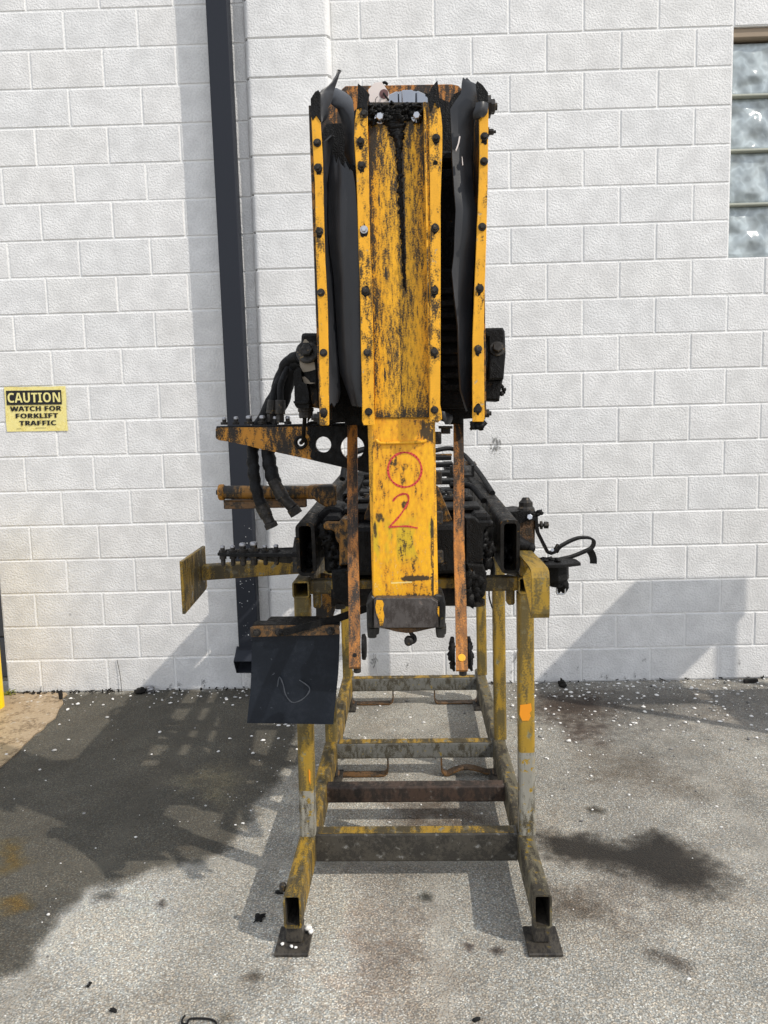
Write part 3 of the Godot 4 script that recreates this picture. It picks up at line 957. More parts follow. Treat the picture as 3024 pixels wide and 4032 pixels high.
func text_part(parent: Node, called: String, words: String, m: Material, centre: Vector3, w: float, h: float, basis := Basis(), depth := 0.0006, weight := 700, heavy := 0.0) -> void:
	var f := SystemFont.new()
	f.font_names = PackedStringArray(["Droid Sans"])
	f.font_weight = weight
	var t := TextMesh.new()
	t.text = words
	t.font = f
	t.font_size = 64
	t.pixel_size = 0.01
	t.depth = depth
	t.curve_step = 1.0
	var bb := t.get_aabb()
	var s := Vector3(w / bb.size.x, h / bb.size.y, 1)
	var b := basis * Basis.from_scale(s)
	var o := put(called, t, m, parent, Transform3D(b, centre - b * (bb.position + bb.size / 2)))
	if heavy > 0.0: put("lettering_stroke", t, m, o, Transform3D(Basis(), Vector3(heavy / s.x, 0, 0.0004)))

# ---------------------------------------------------------------- what hangs on or stands by the wall
func wall_things() -> void:
	# downspout
	var d := root_thing("downspout", "dark blue grey square metal downspout running down the white wall", "downspout", Vector3(1.08, 0.15, 0.06))
	d.position = Vector3.ZERO
	var st := begin()
	rect_tube(st, Vector3(1.069, 4.6, 0.062), Vector3(1.083, 0.262, 0.062), 0.116, 0.098, 0.003, 0.006, Vector3(0, 0, 1))
	make("pipe", st, M["downspout"], d)
	st = begin()
	var rows := []
	for e in [[0.285, 0.062, 0.122, 0.104], [0.250, 0.066, 0.128, 0.112], [0.232, 0.085, 0.150, 0.13], [0.205, 0.125, 0.148, 0.125]]:
		rows.append(e)
	rect_tube(st, Vector3(1.082, 0.285, 0.064), Vector3(1.082, 0.245, 0.066), 0.124, 0.106, 0.003, 0.006, Vector3(0, 0, 1))
	rect_tube(st, Vector3(1.081, 0.243, 0.062), Vector3(1.079, 0.180, 0.150), 0.146, 0.112, 0.003, 0.004, Vector3(0, 1, 1).normalized())
	var el := make("outlet_elbow", st, M["downspout"], d)
	st = begin()
	box(st, Vector3(1.081, 0.207, 0.03), Vector3(0.11, 0.12, 0.012), 0.002)
	make("back_plate", st, M["downspout_inside"], el)
	st = begin()
	for k in 46:
		var y := 0.33 + 0.75 * pow(rng.randf(), 1.8)
		var x := 1.069 + 0.014 * (4.6 - y) / 4.33 + rng.randf_range(-0.05, 0.05)
		var s := rng.randf_range(0.0015, 0.0055)
		box(st, Vector3(x, y, 0.1115), Vector3(s, s * rng.randf_range(0.6, 1.3), 0.0012), 0.0003, Basis(Vector3(0, 0, 1), rng.randf() * 3.0))
	tag(make("paint_specks", st, M["sign_pale"].duplicate(), d), "", "", "", "stuff")
	(d.get_child(d.get_child_count() - 1) as MeshInstance3D).material_override.albedo_color = Color(0.75, 0.76, 0.77)
	# caution sign
	var c := (Vector3(-0.2855, 1.8278, 0.006) + Vector3(0.0671, 1.5739, 0.006) + Vector3(0.0694, 1.8271, 0.006) + Vector3(-0.2901, 1.5743, 0.006)) / 4.0
	var s := root_thing("caution_sign", "small pale yellow CAUTION WATCH FOR FORKLIFT TRAFFIC sign stuck on the wall", "sign", c, 0.0)
	s.rotation.z = -0.012
	st = begin()
	rows = []
	for i in 5:
		var q := []
		for j in 9:
			q.append(Vector3((j / 8.0 - 0.5) * 0.357 + 0.002 * sin(i * 1.7), (0.5 - i / 4.0) * 0.256 + 0.0015 * sin(j * 1.9) * (1 if i == 0 else 0), 0.0012 * sin(j * 1.3 + i * 2.1) - 0.001))
		rows.append(q)
	sheet(st, rows, 0.0015)
	make("sign_sheet", st, M["sign_sheet"], s)
	st = begin()
	box(st, Vector3(-0.006, 0.066, 0.0018), Vector3(0.321, 0.082, 0.0012), 0.0003)
	make("black_panel", st, M["sign_ink"], s)
	text_part(s, "lettering", "CAUTION", M["sign_pale"], Vector3(-0.006, 0.066, 0.0027), 0.306, 0.056)
	text_part(s, "lettering", "WATCH FOR", M["sign_ink"], Vector3(-0.001, 0.003, 0.0018), 0.298, 0.0275, Basis(), 0.0006, 700, 0.0022)
	text_part(s, "lettering", "FORKLIFT", M["sign_ink"], Vector3(0.003, -0.038, 0.0018), 0.246, 0.0275, Basis(), 0.0006, 700, 0.0022)
	text_part(s, "lettering", "TRAFFIC", M["sign_ink"], Vector3(0.006, -0.080, 0.0018), 0.214, 0.0275, Basis(), 0.0006, 700, 0.0022)
	st = begin()
	box(st, Vector3(-0.105, -0.112, 0.0016), Vector3(0.028, 0.0015, 0.0008))
	make("small_print_line", st, M["sign_ink"], s)
	st = begin()
	box(st, Vector3(0.022, -0.109, 0.0016), Vector3(0.06, 0.0016, 0.0008))
	make("small_print_line", st, M["sign_ink"], s)
	# grey door beyond the end of the wall
	var door := root_thing("panel_door", "dark grey panelled door beyond the end of the wall at left", "door", Vector3(-1.7, 0.05, -0.16))
	st = begin()
	box(st, Vector3(0, 1.33, -0.03), Vector3(2.6, 2.6, 0.03))
	make("door_frame", st, M["door_grey"], door)
	for k in 10:
		st = begin()
		box(st, Vector3(0, 0.13 + 0.26 * k, 0), Vector3(2.58, 0.252, 0.03), 0.006)
		make("door_panel", st, M["door_grey"], door)
	st = begin()
	box(st, Vector3(0, -0.004, 0.01), Vector3(2.58, 0.02, 0.05), 0.004)
	make("threshold", st, M["stand_grey"], door)
	# yellow bollard
	var bo := root_thing("bollard", "bright yellow steel bollard at the left edge beside the grey door", "bollard", Vector3(-0.3922, 0, 0.2615))
	st = begin()
	lathe(st, [Vector2(0.082, -0.02), Vector2(0.082, 0.98), Vector2(0.07, 1.02), Vector2(0.03, 1.045)], Vector3.ZERO, Vector3.UP, 28, true)
	make("post", st, M["bright_yellow"], bo)

# ---------------------------------------------------------------- the steel stand
func stand() -> void:
	var o := root_thing("equipment_stand", "worn yellow and grey steel tube stand under the black and yellow machine", "stand", BASE, TURN)
	var Y: Material = M["stand_yellow"]
	var G: Material = M["stand_grey"]
	for s in [-1, 1]:
		var x: float = 0.371 * s
		var st := begin()
		rect_tube(st, Vector3(x, 0.119, -1.12), Vector3(x, 0.119, 0.99), 0.054, 0.106, 0.006, 0.011)
		var rail := make("base_rail", st, Y if s < 0 else M["stand_mixed"], o)
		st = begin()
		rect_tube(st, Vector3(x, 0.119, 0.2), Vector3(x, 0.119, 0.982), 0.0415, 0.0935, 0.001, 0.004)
		make("rail_shade_liner", st, M["stand_dark"], rail)  # added dark liner: shade of the hollow rail put into the colour
		for z in [0.955, -0.14, -0.99]:
			st = begin()
			box(st, Vector3(x, 0.039, z), Vector3(0.05, 0.054, 0.05), 0.005)
			var f := make("foot", st, M["stand_dark"], o)
			st = begin()
			box(st, Vector3(x + 0.003 * s, 0.0065, z + 0.008), Vector3(0.101, 0.011, 0.128), 0.002)
			make("foot_plate", st, M["stand_dark"], f)
		for z in [0.635, -0.155, -1.03]:
			var top: float = 1.0
			var lean: float = 0.014 if s < 0 and z > 0.5 else 0.0
			st = begin()
			rect_tube(st, Vector3(x + (0.002 if s < 0 else 0.006), 0.172, z), Vector3(x + lean + (0.0 if s < 0 else 0.004), top, z), 0.053, 0.053, 0.005, 0.011, Vector3(0, 0, 1))
			var leg := make("leg", st, M["leg_paint"], o)
			if z > 0.5:            # bare grey below the paint line
				st = begin()
				var cut: float = 0.335 if s < 0 else 0.462
				var q0 := Vector3(x + (0.002 if s < 0 else 0.006), 0.172, z)
				var q1 := q0.lerp(Vector3(x + lean + (0.0 if s < 0 else 0.004), top, z), (cut - 0.172) / (top - 0.172))
				rect_tube(st, q0, q1, 0.0542, 0.0542, 0.002, 0.0114, Vector3(0, 0, 1))
				make("grey_leg_foot", st, M["leg_grey"], leg)
			if z > 0.5 and s > 0:
				st = begin()
				var pp := PackedVector2Array([Vector2(0.3538, 0.6269), Vector2(0.3714, 0.6287), Vector2(0.389, 0.6326), Vector2(0.3915, 0.6094), Vector2(0.3843, 0.5993), Vector2(0.3888, 0.5891), Vector2(0.3809, 0.5735), Vector2(0.36, 0.5737), Vector2(0.3516, 0.5929)])
				prism(st, pp, 0.655, 0.6635)
				make("orange_paint_patch", st, M["orange_patch"], leg)
			if z > 0.5 and s < 0:
				st = begin()
				prism(st, PackedVector2Array([Vector2(-0.3549, 0.414), Vector2(-0.3492, 0.4035), Vector2(-0.3509, 0.3578), Vector2(-0.3556, 0.3755)]), 0.655, 0.6635)
				make("orange_paint_patch", st, M["orange_patch"], leg)
		# top rail along the stand, open at the front end
		st = begin()
		var xt: float = -0.358 if s < 0 else 0.378
		rect_tube(st, Vector3(xt, 1.0275, -1.06), Vector3(xt, 1.0275, 0.665), 0.056, 0.055, 0.005, 0.009)
		make("top_rail", st, M["leg_paint"], o)
	var k := 0
	for e in [[0.6125, 0.104, 0.118, "cross_front"], [0.2575, 0.066, 0.13, "rust"], [-0.1575, 0.072, 0.125, "cross_grey"], [-1.03, 0.074, 0.124, "cross_grey"]]:
		var st := begin()
		rect_tube(st, Vector3(-0.3445, e[2], e[0]), Vector3(0.3445, e[2], e[0]), 0.055, e[1], 0.005, 0.008)
		var c := make("crossbar", st, M[e[3]], o)
		if k == 0 or k >= 2:
			st = begin()
			box(st, Vector3(0, e[2] + e[1] / 2 + 0.0006, e[0] + 0.004), Vector3(0.67, 0.0015, 0.044), 0.0004)
			make("yellow_top_paint", st, M["stand_yellow"], c)
		k += 1
	for e in [0.61, -0.16, -1.03]:
		var st := begin()
		rect_tube(st, Vector3(-0.33, 1.0275, e), Vector3(0.35, 1.0275, e), 0.048, 0.048, 0.005, 0.008)
		make("top_crossbar", st, Y, o)
	# bent straps that hang under the rear crossbars
	for e in [[-0.355, -0.122, -0.16, 0.0], [0.116, 0.357, -0.16, 0.035], [-0.352, -0.12, -1.045, 0.0], [0.112, 0.352, -1.045, 0.0]]:
		var st := begin()
		var a: float = e[0]
		var b: float = e[1]
		var path := [Vector3(a, 0.088, e[2]), Vector3(a, 0.032, e[2])]
		for i in 5: path.append(Vector3(a + 0.026 - 0.026 * cos(PI / 2 * (i + 1) / 5.0), 0.032 - 0.026 * sin(PI / 2 * (i + 1) / 5.0), e[2]))
		for i in 7:
			var t := (i + 1) / 8.0
			path.append(Vector3(lerpf(a + 0.026, b - 0.026, t), 0.006 + e[3] * sin(PI * t) * (1 - 0.4 * t), e[2]))
		for i in 5: path.append(Vector3(b - 0.026 + 0.026 * sin(PI / 2 * (i + 1) / 5.0), 0.032 - 0.026 * cos(PI / 2 * (i + 1) / 5.0), e[2]))
		path.append(Vector3(b, 0.088, e[2]))
		flat_bar(st, path, Vector3(0, 0, 1), 0.05, 0.006)
		make("bent_strap", st, M["rust_strap"], o)
	# arm with an end plate at left
	var st2 := begin()
	rect_tube(st2, Vector3(-0.795, 1.0177, 0.27), Vector3(-0.372, 1.03, 0.22), 0.054, 0.056, 0.005, 0.006)
	var arm := make("side_arm", st2, Y, o)
	st2 = begin()
	side_prism(st2, PackedVector2Array([Vector2(0.525, 0.919), Vector2(0.525, 1.105), Vector2(0.232, 1.113), Vector2(0.232, 0.955), Vector2(0.25, 0.945)]), -0.797, -0.785, 0.002)
	make("end_plate", st2, Y, arm)
	# strap hook on the right front leg
	st2 = begin()
	var p := [Vector3(0.382, 1.122, 0.55), Vector3(0.382, 1.124, 0.80), Vector3(0.382, 1.122, 0.872), Vector3(0.382, 1.116, 0.893), Vector3(0.382, 1.10, 0.9), Vector3(0.382, 1.06, 0.902), Vector3(0.382, 0.995, 0.9), Vector3(0.382, 0.983, 0.894), Vector3(0.382, 0.984, 0.884), Vector3(0.382, 1.0, 0.852), Vector3(0.382, 1.045, 0.765), Vector3(0.382, 1.09, 0.678)]
	flat_bar(st2, p, Vector3(-1, 0, 0), 0.052, 0.007)
	make("strap_hook", st2, M["leg_paint"], o)
	st2 = begin()
	box(st2, Vector3(0.382, 1.088, 0.59), Vector3(0.05, 0.064, 0.14), 0.004)
	make("hook_block", st2, Y, o)
	for xs in [0.331, -0.312]:
		st2 = begin()
		box(st2, Vector3(xs, 0.985, 0.60), Vector3(0.026, 0.062, 0.05), 0.006)
		make("stop_pad", st2, Y, o)
	st2 = begin()
	prism(st2, PackedVector2Array([Vector2(-0.3487, 1.0179), Vector2(-0.3292, 1.0199), Vector2(-0.2915, 1.0122), Vector2(-0.275, 0.979), Vector2(-0.2778, 0.8942), Vector2(-0.2933, 0.847), Vector2(-0.3531, 0.8433)]), 0.335, 0.35, 0.002)
	make("gusset_plate", st2, M["greasy_yellow"], o)
	# a broken wire hanging at the rear right
	st2 = begin()
	tube(st2, spline([Vector3(0.33, 1.0, 0.0), Vector3(0.335, 0.95, 0.02), Vector3(0.322, 0.90, 0.02)], 4), 0.010, 8)
	tube(st2, spline([Vector3(0.322, 0.90, 0.02), Vector3(0.318, 0.85, 0.02), Vector3(0.33, 0.80, 0.03)], 4), 0.0035, 6)
	make("hanging_wire", st2, M["sleeve"], o)
	# lifting lug at the left front rail
	st2 = begin()
	box(st2, Vector3(-0.408, 0.16, 0.93), Vector3(0.02, 0.026, 0.018), 0.004)
	make("lug", st2, M["bolt"], o)

# ---------------------------------------------------------------- the machine
func attachment() -> void:
	var o := root_thing("hydraulic_attachment", "tall worn yellow hydraulic mast attachment with torn black rubber skirts and hoses", "machine", BASE, TURN)
	mast(o)
	lower_mast(o)
	carriage(o)
	left_side(o)
	right_side(o)

func mast(o: Node3D) -> void:
	var st := begin()
	# recessed web between the strips
	var web := PackedVector2Array([Vector2(-0.0803, 2.416), Vector2(-0.0848, 2.2033), Vector2(-0.0879, 2.0241), Vector2(-0.0845, 1.9455), Vector2(-0.0831, 1.7592), Vector2(-0.0857, 1.5778), Vector2(0.0673, 1.5738), Vector2(0.0743, 1.9404), Vector2(0.0765, 2.0186), Vector2(0.0774, 2.1974), Vector2(0.0796, 2.4096)])
	st = begin()
	web_sheet(st, web, 0.955)
	var w := put("channel_web", done_uv(st), M["web_paint"], o)
	st = begin()
	for e in [[-0.098, 0], [0.0685, 0]]:
		box(st, Vector3(e[0], 1.98, 0.9755), Vector3(0.006, 0.83, 0.043), 0.001)
	box(st, Vector3(-0.014, 1.98, 0.944), Vector3(0.172, 0.84, 0.012), 0.002)
	make("channel_wall", st, M["strip_yellow"], w)
	bolt(w, Vector3(-0.0511, 2.3726, 0.957), Vector3(0, 0, 1), 0.0102, 0.014, "zinc", true, "bolt")
	bolt(w, Vector3(0.0468, 2.3716, 0.957), Vector3(0, 0, 1), 0.0098, 0.014, "zinc", true, "bolt", 0.1)
	# grease caked on the top of the web, and its run down the middle
	st = begin()
	for k in 110:
		var t := fmod(k * 0.618, 1.0)
		var c := Vector3(lerpf(-0.09, 0.062, t), 2.391 + 0.005 * sin(k * 1.3), 0.956)
		blob(st, c + Vector3(0, rng.randf_range(-0.024, 0.014), rng.randf_range(-0.004, 0.004)), Vector3(rng.randf_range(0.006, 0.012), rng.randf_range(0.004, 0.009), 0.009), 0.7, 300 + k, 8, 6)
	for k in 12:
		var t := k / 11.0
		blob(st, Vector3(-0.012 + 0.01 * sin(k * 2.0) * (1 - t) + 0.001 * k, lerpf(2.38, 2.30, t), 0.956), Vector3(0.024 * (1 - t) + 0.008, 0.010, 0.006), 0.5, 340 + k, 9, 6)
	tag(make("grease_cake", st, M["grease"], w), "lumpy black grease caked across the top of the yellow channel")
	st = begin()
	for k in 46:
		var t := k / 45.0
		var x := lerpf(-0.003, 0.005, t) + 0.002 * sin(k * 1.7)
		blob(st, Vector3(x, lerpf(2.30, 1.93, t), 0.956), Vector3(0.0085 * (1 - 0.55 * t) * rng.randf_range(0.6, 1.2), 0.008, 0.0035), 0.5, 400 + k, 8, 6)
	make("grease_run", st, M["grease"], w)
	# the four bolted strips
	var strips := [
		[PackedVector2Array([Vector2(-0.2307, 2.4128), Vector2(-0.2309, 2.3593), Vector2(-0.2277, 2.1951), Vector2(-0.231, 2.0192), Vector2(-0.2308, 1.7962), Vector2(-0.2368, 1.5625), Vector2(-0.2346, 1.559), Vector2(-0.2137, 1.5585), Vector2(-0.2113, 1.5618), Vector2(-0.207, 1.7217), Vector2(-0.2044, 1.8759), Vector2(-0.207, 1.9955), Vector2(-0.2067, 2.0881), Vector2(-0.2057, 2.1591), Vector2(-0.2043, 2.2644), Vector2(-0.2058, 2.3133), Vector2(-0.2073, 2.3549), Vector2(-0.2048, 2.4255), Vector2(-0.21, 2.4336), Vector2(-0.2192, 2.4284)])],
		[PackedVector2Array([Vector2(-0.1052, 2.4454), Vector2(-0.1077, 2.3993), Vector2(-0.1162, 2.3548), Vector2(-0.1194, 2.3099), Vector2(-0.1165, 2.2262), Vector2(-0.116, 2.1205), Vector2(-0.1161, 2.0154), Vector2(-0.1151, 1.9384), Vector2(-0.1174, 1.756), Vector2(-0.1177, 1.6448), Vector2(-0.1199, 1.567), Vector2(-0.1157, 1.5567), Vector2(-0.0854, 1.5559), Vector2(-0.0859, 1.6066), Vector2(-0.0837, 1.755), Vector2(-0.0824, 1.9374), Vector2(-0.0851, 2.0143), Vector2(-0.0826, 2.2599), Vector2(-0.0832, 2.3293), Vector2(-0.0812, 2.3982), Vector2(-0.0763, 2.4203), Vector2(-0.0903, 2.4346)])],
		[PackedVector2Array([Vector2(0.0786, 2.4107), Vector2(0.0783, 2.3919), Vector2(0.0781, 2.2885), Vector2(0.0772, 2.1489), Vector2(0.0753, 2.009), Vector2(0.0696, 1.7506), Vector2(0.0659, 1.5595), Vector2(0.0885, 1.5589), Vector2(0.0992, 1.568), Vector2(0.0984, 1.5867), Vector2(0.095, 1.6092), Vector2(0.0986, 1.7497), Vector2(0.1018, 1.9314), Vector2(0.1032, 2.008), Vector2(0.1056, 2.1479), Vector2(0.1122, 2.2734), Vector2(0.1132, 2.3286), Vector2(0.1111, 2.3562), Vector2(0.1079, 2.3804), Vector2(0.1048, 2.425), Vector2(0.1026, 2.4438), Vector2(0.088, 2.429)])],
		[PackedVector2Array([Vector2(0.2027, 2.4329), Vector2(0.2068, 2.3867), Vector2(0.2099, 2.3455), Vector2(0.2095, 2.2489), Vector2(0.2046, 2.1444), Vector2(0.1974, 2.0049), Vector2(0.1928, 1.9285), Vector2(0.1854, 1.7838), Vector2(0.1832, 1.6736), Vector2(0.1825, 1.5584), Vector2(0.2117, 1.5576), Vector2(0.2152, 1.565), Vector2(0.2157, 1.6727), Vector2(0.215, 1.7829), Vector2(0.2204, 1.9276), Vector2(0.2252, 2.0377), Vector2(0.2304, 2.1785), Vector2(0.2341, 2.3514), Vector2(0.2336, 2.4095), Vector2(0.2206, 2.4278), Vector2(0.2071, 2.4385)])],
	]
	var labels := ["", "yellow strip with a bare bolt head and chipped black top at left of the channel", "yellow strip with an empty bolt hole at right of the channel", ""]
	var heads := [
		[Vector3(-0.2171, 2.3012, 1.001), Vector3(-0.2179, 2.2384, 1.001), Vector3(-0.2189, 2.0748, 1.001), Vector3(-0.2208, 1.9152, 1.001), Vector3(-0.2193, 1.7552, 1.001), Vector3(-0.2248, 1.596, 1.001)],
		[Vector3(-0.1025, 2.2992, 1.001), Vector3(-0.1014, 2.2393, 1.001), Vector3(-0.0999, 2.0753, 1.001), Vector3(-0.1008, 1.9154, 1.001), Vector3(-0.1002, 1.7525, 1.001), Vector3(-0.101, 1.5928, 1.001), Vector3(-0.0914, 2.369, 1.001)],
		[Vector3(0.0964, 2.3013, 1.001), Vector3(0.0897, 2.0734, 1.001), Vector3(0.0852, 1.912, 1.001), Vector3(0.0814, 1.749, 1.001), Vector3(0.0793, 1.5928, 1.001)],
		[Vector3(0.223, 2.2999, 1.001), Vector3(0.2212, 2.2377, 1.001), Vector3(0.2146, 2.0715, 1.001), Vector3(0.2061, 1.9128, 1.001), Vector3(0.1998, 1.7533, 1.001), Vector3(0.1978, 1.5923, 1.001)],
	]
	for i in 4:
		st = begin()
		prism(st, strips[i][0], 0.992, 1.0, 0.0012)
		var s := make("guide_strip", st, M["strip_yellow"], o)
		if labels[i]: tag(s, labels[i])
		for h in heads[i]:
			if rng.randf() < 0.8:      # grease caught round the bolt
				st = begin()
				var halo := PackedVector2Array()
				for q in 13:
					var rr := rng.randf_range(0.0085, 0.0175)
					halo.append(Vector2(h.x + cos(TAU * q / 13.0) * rr * 0.72, h.y - 0.003 + sin(TAU * q / 13.0) * rr * 1.15))
				prism(st, halo, 0.9995, 1.0006)
				make("grease_patch", st, M["grease"], s)
			bolt(s, h, Vector3(0, 0, 1), 0.0072, 0.009, "zinc" if (i == 1 and h.y > 2.05 and h.y < 2.2) else "bolt", true, "bolt", rng.randf() * 3.0)
		# folded black top of the strip
		st = begin()
		if i == 0: prism(st, PackedVector2Array([Vector2(-0.2308, 2.412), Vector2(-0.231, 2.3689), Vector2(-0.227, 2.3577), Vector2(-0.2174, 2.3701), Vector2(-0.2067, 2.3542), Vector2(-0.2042, 2.425), Vector2(-0.2097, 2.4334), Vector2(-0.219, 2.4283)]), 0.996, 1.0028, 0.001)
		elif i == 1: prism(st, PackedVector2Array([Vector2(-0.1054, 2.4453), Vector2(-0.1078, 2.4019), Vector2(-0.1099, 2.3814), Vector2(-0.0989, 2.3844), Vector2(-0.0887, 2.3616), Vector2(-0.0817, 2.3648), Vector2(-0.0811, 2.3974), Vector2(-0.0755, 2.4177), Vector2(-0.0902, 2.4344)]), 0.996, 1.0028, 0.001)
		elif i == 2: prism(st, PackedVector2Array([Vector2(0.0782, 2.4099), Vector2(0.0784, 2.3808), Vector2(0.0849, 2.3668), Vector2(0.0944, 2.3904), Vector2(0.1038, 2.3746), Vector2(0.1082, 2.3796), Vector2(0.1051, 2.4241), Vector2(0.1025, 2.4436), Vector2(0.0876, 2.4289)]), 0.996, 1.0028, 0.001)
		else: prism(st, PackedVector2Array([Vector2(0.2022, 2.4328), Vector2(0.2066, 2.3842), Vector2(0.2079, 2.3705), Vector2(0.2334, 2.3746), Vector2(0.2337, 2.4087), Vector2(0.2204, 2.4276), Vector2(0.2066, 2.4384)]), 0.996, 1.0028, 0.001)
		make("grease_coat", st, M["grease"], s)
	st = begin()
	cyl(st, Vector3(0.0938, 2.239, 1), Vector3(0.0938, 2.2385, 1.0015), 0.0062, 14)
	make("bolt_hole", st, M["hole"], o)
	# side plates, back plate and the dark inside
	for e in [[-0.238, -0.229, "left"], [0.214, 0.221, "right"]]:
		st = begin()
		var xa: float = e[0]
		var xb: float = e[1]
		prism(st, PackedVector2Array([Vector2(xa, 1.575), Vector2(xb, 1.575), Vector2(xb, 2.40), Vector2(xa, 2.40)]), 0.735, 0.9915, 0.001)
		make("side_plate", st, M["greasy_yellow"], o)
	st = begin()
	prism(st, PackedVector2Array([Vector2(-0.257, 1.6262), Vector2(-0.233, 2.5076), Vector2(-0.176, 2.53), Vector2(-0.1687, 2.544), Vector2(-0.1574, 2.5526), Vector2(0.1542, 2.5451), Vector2(0.1745, 2.5404), Vector2(0.1905, 2.5243), Vector2(0.2454, 2.4718), Vector2(0.2299, 1.6131)]), 0.722, 0.734, 0.002)
	var bp := make("back_plate", st, M["orange_paint"], o)
	st = begin()
	prism(st, PackedVector2Array([Vector2(-0.247, 2.391), Vector2(-0.2163, 2.4463), Vector2(-0.1672, 2.4463), Vector2(-0.121, 2.491), Vector2(-0.0881, 2.5012), Vector2(-0.0312, 2.5028), Vector2(0.0092, 2.4974), Vector2(0.0503, 2.5283), Vector2(0.0905, 2.5171), Vector2(0.1245, 2.5024), Vector2(0.1466, 2.4919), Vector2(0.161, 2.5143), Vector2(0.1914, 2.5284), Vector2(0.235, 2.4768), Vector2(0.23, 2.0596), Vector2(0.2239, 1.8929), Vector2(0.2079, 1.611), Vector2(-0.2489, 1.6232), Vector2(-0.2558, 1.9078), Vector2(-0.2541, 2.0758)]), 0.7365, 0.739)
	make("grease_coat", st, M["grease"], bp)
	st = begin()
	tube(st, spline([Vector3(-0.048, 2.5473, 0.75), Vector3(-0.0408, 2.5463, 0.76), Vector3(-0.0339, 2.5456, 0.75)], 4), 0.004, 6)
	make("wire_loop", st, M["sleeve"], bp)
	# black guts of the mast seen between the strips
	st = begin()
	box(st, Vector3(-0.012, 1.97, 0.80), Vector3(0.17, 0.80, 0.12), 0.01)
	box(st, Vector3(0.145, 1.80, 0.80), Vector3(0.10, 0.40, 0.08), 0.01)
	box(st, Vector3(0.13, 2.31, 0.80), Vector3(0.1, 0.03, 0.08), 0.008)
	for k in 9: box(st, Vector3(0.14, 1.66 + k * 0.034, 0.85), Vector3(0.07, 0.018, 0.03), 0.003)
	make("inner_carrier", st, M["grease"], o)
	for p in [PackedVector2Array([Vector2(-0.2433, 1.6391), Vector2(-0.1319, 1.6361), Vector2(-0.1343, 1.5527), Vector2(-0.1927, 1.5542), Vector2(-0.1945, 1.5684), Vector2(-0.2292, 1.5667), Vector2(-0.2459, 1.562)]), PackedVector2Array([Vector2(0.1002, 1.6298), Vector2(0.2092, 1.6269), Vector2(0.2084, 1.5694), Vector2(0.1784, 1.5681), Vector2(0.176, 1.5511), Vector2(0.1417, 1.552), Vector2(0.0991, 1.5702)])]:
		st = begin()
		prism(st, p, 0.62, 0.70, 0.004)
		make("lower_guard", st, M["grease"], o)
	# chrome cap
	st = begin()
	var cc := Vector3(0.0216, 2.4393, 0.89) - Vector3(0, 0, 0.053)
	lathe(st, [Vector2(0.040, -0.03), Vector2(0.050, -0.01), Vector2(0.0515, 0.022), Vector2(0.048, 0.031), Vector2(0.04, 0.034)], cc, Vector3.UP, 26, false)
	var cap := make("chrome_cap", st, M["chrome"], o)
	for a in [-0.75, 0.05, 0.85, 1.7, 2.6, 3.6, 4.5]:
		var q := Basis(Vector3.UP, a)
		st = begin()
		box(st, cc + q * Vector3(0, 0.004, 0.0515), Vector3(0.034, 0.052, 0.013), 0.004, q)
		make("cap_rib", st, M["chrome"], cap)
	st = begin()
	lathe(st, [Vector2(0.054, -0.09), Vector2(0.054, -0.032)], cc, Vector3.UP, 20)
	make("cap_seat", st, M["grease"], cap)
	# bolts at the outer sides
	for e in [[Vector3(0.2471, 2.4011, 0.93), 0.019], [Vector3(0.2231, 1.5807, 0.93), 0.013], [Vector3(-0.2505, 1.5808, 0.93), 0.013], [Vector3(0.2432, 2.3364, 0.93), 0.008]]:
		st = begin()
		var at: Vector3 = e[0]
		var dir := Vector3(1, 0, 0) if at.x > 0 else Vector3(-1, 0, 0)
		var r: float = e[1]
		lathe(st, [Vector2(r * 1.5, -0.012), Vector2(r * 1.5, 0.0)], at, dir, 6)
		lathe(st, [Vector2(r, 0.0), Vector2(r, 0.010), Vector2(r * 0.85, 0.012)], at, dir, 6)
		cyl(st, at, at + dir * 0.018, r * 0.5, 10)
		make("side_bolt", st, M["bolt"], o)
	skirts(o)

func web_sheet(st: SurfaceTool, p: PackedVector2Array, z: float) -> void:   # a flat face whose uv runs once over its own height and width
	var q := p.duplicate()
	if Geometry2D.is_polygon_clockwise(q): q.reverse()
	var lo := q[0]
	var hi := q[0]
	for v in q:
		lo = lo.min(v)
		hi = hi.max(v)
	var t := Geometry2D.triangulate_polygon(q)
	for i in range(0, t.size(), 3):
		for j in [0, 2, 1]:
			var v: Vector2 = q[t[i + j]]
			st.set_uv(Vector2((v.x - lo.x) / (hi.x - lo.x), (hi.y - v.y) / (hi.y - lo.y)))
			st.add_vertex(Vector3(v.x, v.y, z))

func done_uv(st: SurfaceTool) -> ArrayMesh:
	st.generate_normals()
	st.generate_tangents()
	return st.commit()

